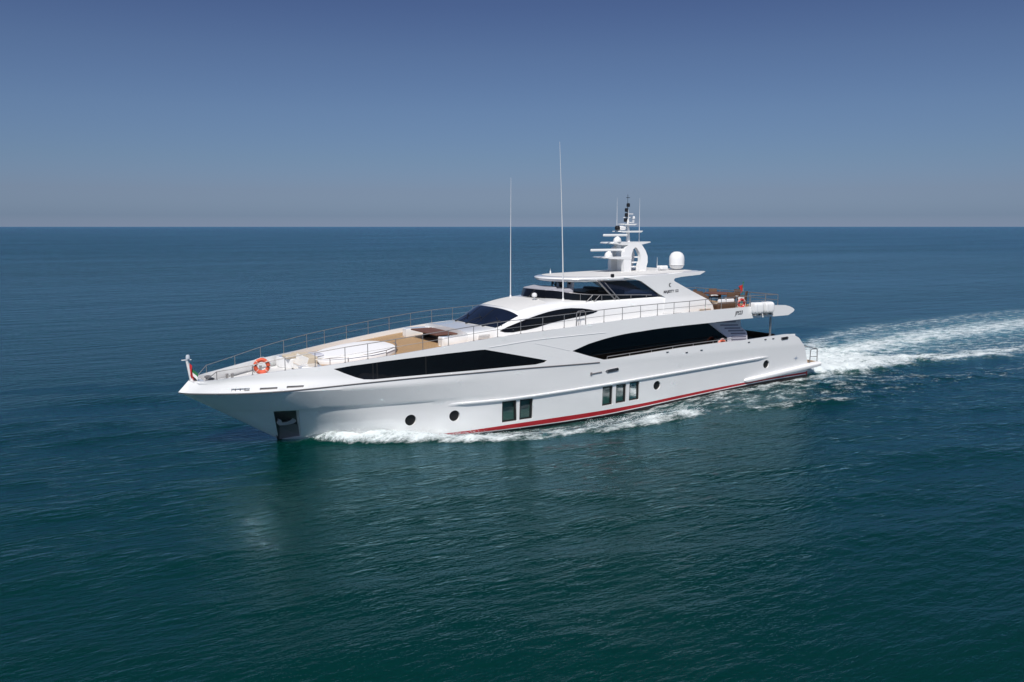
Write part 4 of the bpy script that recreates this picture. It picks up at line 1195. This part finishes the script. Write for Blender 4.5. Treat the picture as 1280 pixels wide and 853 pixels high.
# windlass, bollards and jackstaff on the mooring deck
for y in (-.35, .35):
    g = MB(); g.lathe([(.16, 0), (.17, .1), (.10, .14), (.09, .3), (.15, .34), (.15, .40), (.05, .43)], (1.35, y, 2.88), 14); g.box((1.5, y, 2.95), (.35, .26, .14), bev=.03)
    g.build('windlass', M['steeldark'] if y < 0 else M['chrome'], yacht)
for x, y in ((2.45, -.95), (3.9, -1.45), (2.45, .95), (3.9, 1.45)):
    g = MB(); zz = float(zTop(x)) - .5
    for k in (-.12, .12): g.lathe([(.06, 0), (.06, .24), (.08, .26), (.05, .29)], (x + k, y, zz), 10)
    g.box((x, y, zz + .02), (.45, .16, .04)); g.build('bollard', M['chrome'], yacht)
g = MB(); g.tube([(.62, 0, 3.05), (.55, 0, 3.35), (.42, 0, 4.08)], [.085, .07, .055], 10); g.box((.40, 0, 4.13), (.42, .1, .035), bev=.008)
js = g.build('jackstaff', M['gelcoat'], yacht)
g = MB(); g.lathe([(.05, 0), (.09, .02), (.09, .14), (.06, .2), (.02, .21)], (.47, 0, 4.15), 12); g.build('bow_light', M['lens'], js)
# foredeck nose plate closing the bulwark at the stem
g = MB(); g.prism([(.5, 0.0), (.56, -.42), (.75, -.74), (1.05, -.92), (1.05, .92), (.75, .74), (.56, .42)], 3.12, 3.18, 'xy'); g.build('stem_plate', M['gelcoat'], yacht, smooth=0)

# ------------------------------------------------------------------ loose things aboard
def flag(label, base, width, height, lean, folds, cat='flag', hoist=.28):
    """drooping flag of red hoist band and green, white, black stripes hanging from its hoist"""
    r = root('flag', label, cat, loc=base)
    nU, nV = 24, 18
    def P(u, v):
        # cloth hangs: the fly falls below the hoist
        x = lean[0] * u * width + .05 * math.sin(u * folds + v * 2.2) * (0.3 + u)
        y = lean[1] * u * width + .07 * math.sin(u * folds * 1.3 + 1.2 + v * 1.4) * (0.2 + u)
        z = -v * height - u * width * lean[2] * (0.55 + .45 * u)
        return (x, y, z)
    g = MB()
    rows = [[P(u, v) for v in np.linspace(0, 1, nV + 1)] for u in np.linspace(0, 1, nU + 1)]
    g.grid(rows)
    g.m = []
    for i in range(nU):
        for j in range(nV):
            g.m.append(0 if i < nU * hoist else (1 if j < nV / 3 else (2 if j < 2 * nV / 3 else 3)))
    g.build('cloth', [M['flagred'], M['flaggreen'], M['flagwhite'], M['flagblack']], r, fix=False, smooth=60)
    g = MB(); g.tube([(0, 0, .03), (0, 0, -height - .03)], .008, 6); g.build('hoist_rope', M['flagwhite'], r)
    return r
flag('limp flag of red, green and black drooping from the white staff at the bow', (.50, -.06, 3.98), .75, .55, (.42, -.1, .80), 9, hoist=.5)
flag('ensign with red hoist band flying from the staff above the stern rail', (34.42, .35, 6.38), .85, .5, (-.62, -.10, .35), 8, hoist=.6)
g = MB(); g.tube([(34.3, .35, 5.0), (34.42, .35, 6.45)], .022, 8); g.lathe([(.03, 0), (.045, .03), (.02, .07)], (34.42, .35, 6.44), 8); g.build('ensign_staff', M['flaggreen'], yacht)

def life_ring(label, c, R_, m, heading, tiltv=0.0):
    r = root('life_ring', label, 'life ring', loc=c, rz=heading, group='life rings hung along the port rails')
    g = MB(); nn = 28
    g.tube([(R_ * .76 * math.cos(2*math.pi*i/nn), 0.0, R_ * .76 * math.sin(2*math.pi*i/nn)) for i in range(nn)], R_ * .25, 10, closed=True)
    g.build('ring', m, r)
    for k in range(4):
        a0 = math.pi / 4 + k * math.pi / 2
        g = MB(); g.tube([(R_ * .76 * math.cos(a0 + d), 0.0, R_ * .76 * math.sin(a0 + d)) for d in (-.08, -.03, .03, .08)], R_ * .258, 10); g.build('band', M['ringband'], r)
    g = MB(); g.tube([((R_ * 1.06 + .02 * math.sin(i * 1.3)) * math.cos(2*math.pi*i/nn), -.02, (R_ * 1.06 + .02 * math.sin(i * 1.3)) * math.sin(2*math.pi*i/nn)) for i in range(nn)], .012, 5, closed=True); g.build('grab_line', M['flagwhite'], r)
    return r
ang = math.atan2(-(HY(3.5, 3.5) - HY(3.0, 3.5)), .5)
life_ring('bright orange life ring standing upright against the bow rail', (3.28, -HY(3.28, 3.52) + .17, 3.85), .365, M['orange'], ang)
life_ring('dark red life ring on the upper deck rail beside the white raft canisters', (30.45, -HY(30.5, 5.3) + .14, 5.58), .30, M['redring'], 0.0)
life_ring('orange life ring half hidden behind the main deck bulwark, beside the louvred panel', (29.1, -HY(29.1, 3.4) + .26, 3.26), .33, M['orange'], 0.0)

# inflatable raft canisters in cradles on the upper deck edge
def raft(label, x):
    yy = -HY(x, 5.2)
    r = root('life_raft', label, 'life raft', loc=(x, yy - .02, 5.28), group='raft canisters on the port edge of the upper deck')
    g = MB()
    def ring_at(h, r):
        return [(h, r * math.copysign(abs(math.cos(t)) ** .45, math.cos(t)), r * math.copysign(abs(math.sin(t)) ** .45, math.sin(t))) for t in np.linspace(0, 2 * math.pi, 37)]
    prof = [(.02, -.36), (.22, -.36), (.28, -.33), (.30, -.28)]
    for k in range(5):
        h = -.24 + k * .115
        prof += [(.30, h - .03), (.325, h - .015), (.325, h + .02), (.30, h + .035)]
    prof += [(.30, .29), (.28, .33), (.22, .36), (.02, .36)]
    g.grid([ring_at(h, q) for q, h in prof])
    g.build('canister', M['gelcoat'], r, smooth=30)
    for dx in (-.22, .22):
        g = MB(); g.tube([(dx, .318 * math.copysign(abs(math.cos(a)) ** .45, math.cos(a)), .318 * math.copysign(abs(math.sin(a)) ** .45, math.sin(a))) for a in np.linspace(0, 2 * math.pi, 33)[:-1]], .014, 6, closed=True); g.build('strap', M['lavender'], r)
        g = MB(); g.box((dx, .1, -.36), (.07, .5, .09)); g.box((dx, -.16, -.40), (.07, .24, .08)); g.build('cradle', M['chrome'], r, smooth=0)
    return r
raft('white ribbed raft canister on the upper deck edge, beside the dark red life ring', 31.48)
raft('white ribbed raft canister on the upper deck edge, farther aft, beside the pointed wing tip', 32.36)

# dark teak coffee table in front of the trunk seat
t = root('coffee_table', 'low dark brown wooden table on the teak foredeck before the windscreen', 'table', loc=(12.45, 0, zd(12.0)))
g = MB(); g.box((.03, 0, .43), (1.2, 3.05, .07), bev=.02); g.build('tabletop', M['tabletop'], t)
for y in (-.8, .8):
    g = MB(); g.box((.1, y, .2), (.55, .12, .39)); g.build('leg', M['darkwicker'], t)
g = MB(); g.box((.35, 0, .12), (.5, 2.7, .24), bev=.04); g.build('shade_block', M['darkwicker'], t)  # dark block added for the shade under the tabletop

# upper deck terrace
zu = lambda x: float(zTop(min(x, 33.5))) - .24
p = root('daybed', 'large round brown wicker daybed under its half dome behind the hardtop fin', 'daybed', loc=(30.2, .3, zu(30.2)))
g = MB(); g.lathe([(.95, 0), (1.0, .1), (1.0, .32), (.92, .36)], (0, 0, 0), 24); g.build('base', M['wicker'], p)
g = MB(); g.lathe([(.9, 0), (.93, .06), (.88, .14), (.1, .16)], (0, 0, .36), 24); g.build('mattress', M['cream'], p)
g = MB()
rows = []
for a in np.linspace(math.radians(150), math.radians(390), 20):
    rows.append([(1.0 * math.cos(a) * math.cos(e) * 1.0, 1.0 * math.sin(a) * math.cos(e), .34 + .62 * math.sin(e)) for e in np.linspace(0, math.pi / 2 * .98, 9)])
g.grid(rows); g.build('canopy', M['wicker'], p, fix=False)
s_ = root('sofa', 'low brown wicker sofa with pale cushions along the port rail of the upper deck', 'sofa', loc=(29.95, -2.55, zu(30)))
g = MB(); g.box((0, 0, .16), (1.5, .75, .32), bev=.04); g.box((0, -.33, .36), (1.5, .12, .3), bev=.03); g.box((-.7, 0, .32), (.12, .75, .24), bev=.03); g.box((.7, 0, .32), (.12, .75, .24), bev=.03); g.build('frame', M['wicker'], s_)
for dx in (-.33, .33):
    g = MB(); g.box((dx, .05, .38), (.62, .58, .13), bev=.04); g.build('seat_cushion', M['cream'], s_)
    g = MB(); g.box((dx, -.22, .53), (.58, .14, .30), ry=0, bev=.04); g.build('back_cushion', M['cushion'], s_)
d = root('dining_table', 'round dark wood dining table set among wicker chairs on the upper deck', 'table', loc=(32.2, .1, zu(32)))
g = MB(); g.lathe([(.02, .70), (.95, .70), (.98, .72), (.98, .745), (.95, .76), (.02, .76)], (0, 0, 0), 28); g.build('tabletop', M['tabletop'], d)
g = MB(); g.lathe([(.35, 0), (.34, .05), (.09, .1), (.09, .62), (.25, .70)], (0, 0, 0), 14); g.build('pedestal', M['wicker'], d)
def chair(label, a, first=None):
    c = root('wicker_chair', label, 'chair', loc=(32.2 + 1.38 * math.cos(a), .1 + 1.38 * math.sin(a), zu(32)), rz=a, group='wicker chairs round the dining table')
    return c
proto = chair('brown wicker chair at the dining table, between the table and the dark red life ring', math.radians(-110))
g = MB(); g.box((0, 0, .40), (.5, .52, .07), bev=.02); g.build('seat', M['wicker'], proto)
g = MB(); g.box((.24, 0, .66), (.06, .52, .50), ry=.14, bev=.02); g.build('backrest', M['wicker'], proto)
for sy in (-1, 1):
    g = MB(); g.tube([(-.22, sy * .25, .40), (-.2, sy * .26, .60), (.2, sy * .26, .62)], .025, 6); g.build('armrest', M['wicker'], proto)
    for sx in (-1, 1):
        g = MB(); g.tube([(sx * .21, sy * .22, .40), (sx * .23, sy * .23, 0)], [.028, .02], 6); g.build('leg', M['darkwicker'], proto)
g = MB(); g.box((-.02, 0, .47), (.44, .46, .09), bev=.03); g.build('cushion', M['cushion'], proto)
labs = ['brown wicker chair at the dining table, at its forward end facing the stern', 'brown wicker chair at the dining table, between the table and the round daybed', 'brown wicker chair at the dining table, on its far side towards the ensign', 'brown wicker chair at the after end of the dining table, directly before the ensign', 'brown wicker chair at the dining table, behind the white raft canisters']
for lb, a in zip(labs, (180, 115, 62, 5, -58)):
    c = copy_tree(proto); a = math.radians(a)
    c.location = (32.2 + 1.38 * math.cos(a), .1 + 1.38 * math.sin(a), zu(32)); c.rotation_euler = (0, 0, a); c['label'] = lb
# main deck cockpit under the overhang
s2 = root('cockpit_sofa', 'dark wicker sofa in the shaded aft cockpit under the overhang', 'sofa', loc=(33.9, .1, 2.5))
g = MB(); g.box((.15, 0, .24), (.95, 5.0, .45), bev=.06); g.box((.55, 0, .62), (.2, 5.0, .62), bev=.06); g.box((-.35, 2.3, .45), (1.9, .5, .9), bev=.06); g.build('frame', M['darkwicker'], s2)
for k in range(4):
    g = MB(); g.box((.05, -1.7 + k * 1.12, .52), (.75, 1.05, .14), bev=.04); g.build('seat_cushion', M['black'], s2)
t2 = root('cockpit_table', 'dark oval table in the shaded aft cockpit beside the dark sofa', 'table', loc=(32.4, .3, 2.5))
g = MB(); g.lathe([(.02, .72), (.92, .72), (.95, .76), (.9, .79), (.02, .79)], (0, 0, 0), 24); g.build('tabletop', M['tabletop'], t2)
g = MB(); g.lathe([(.4, 0), (.38, .06), (.12, .12), (.12, .66), (.3, .73)], (0, 0, 0), 14); g.build('pedestal', M['darkwicker'], t2)
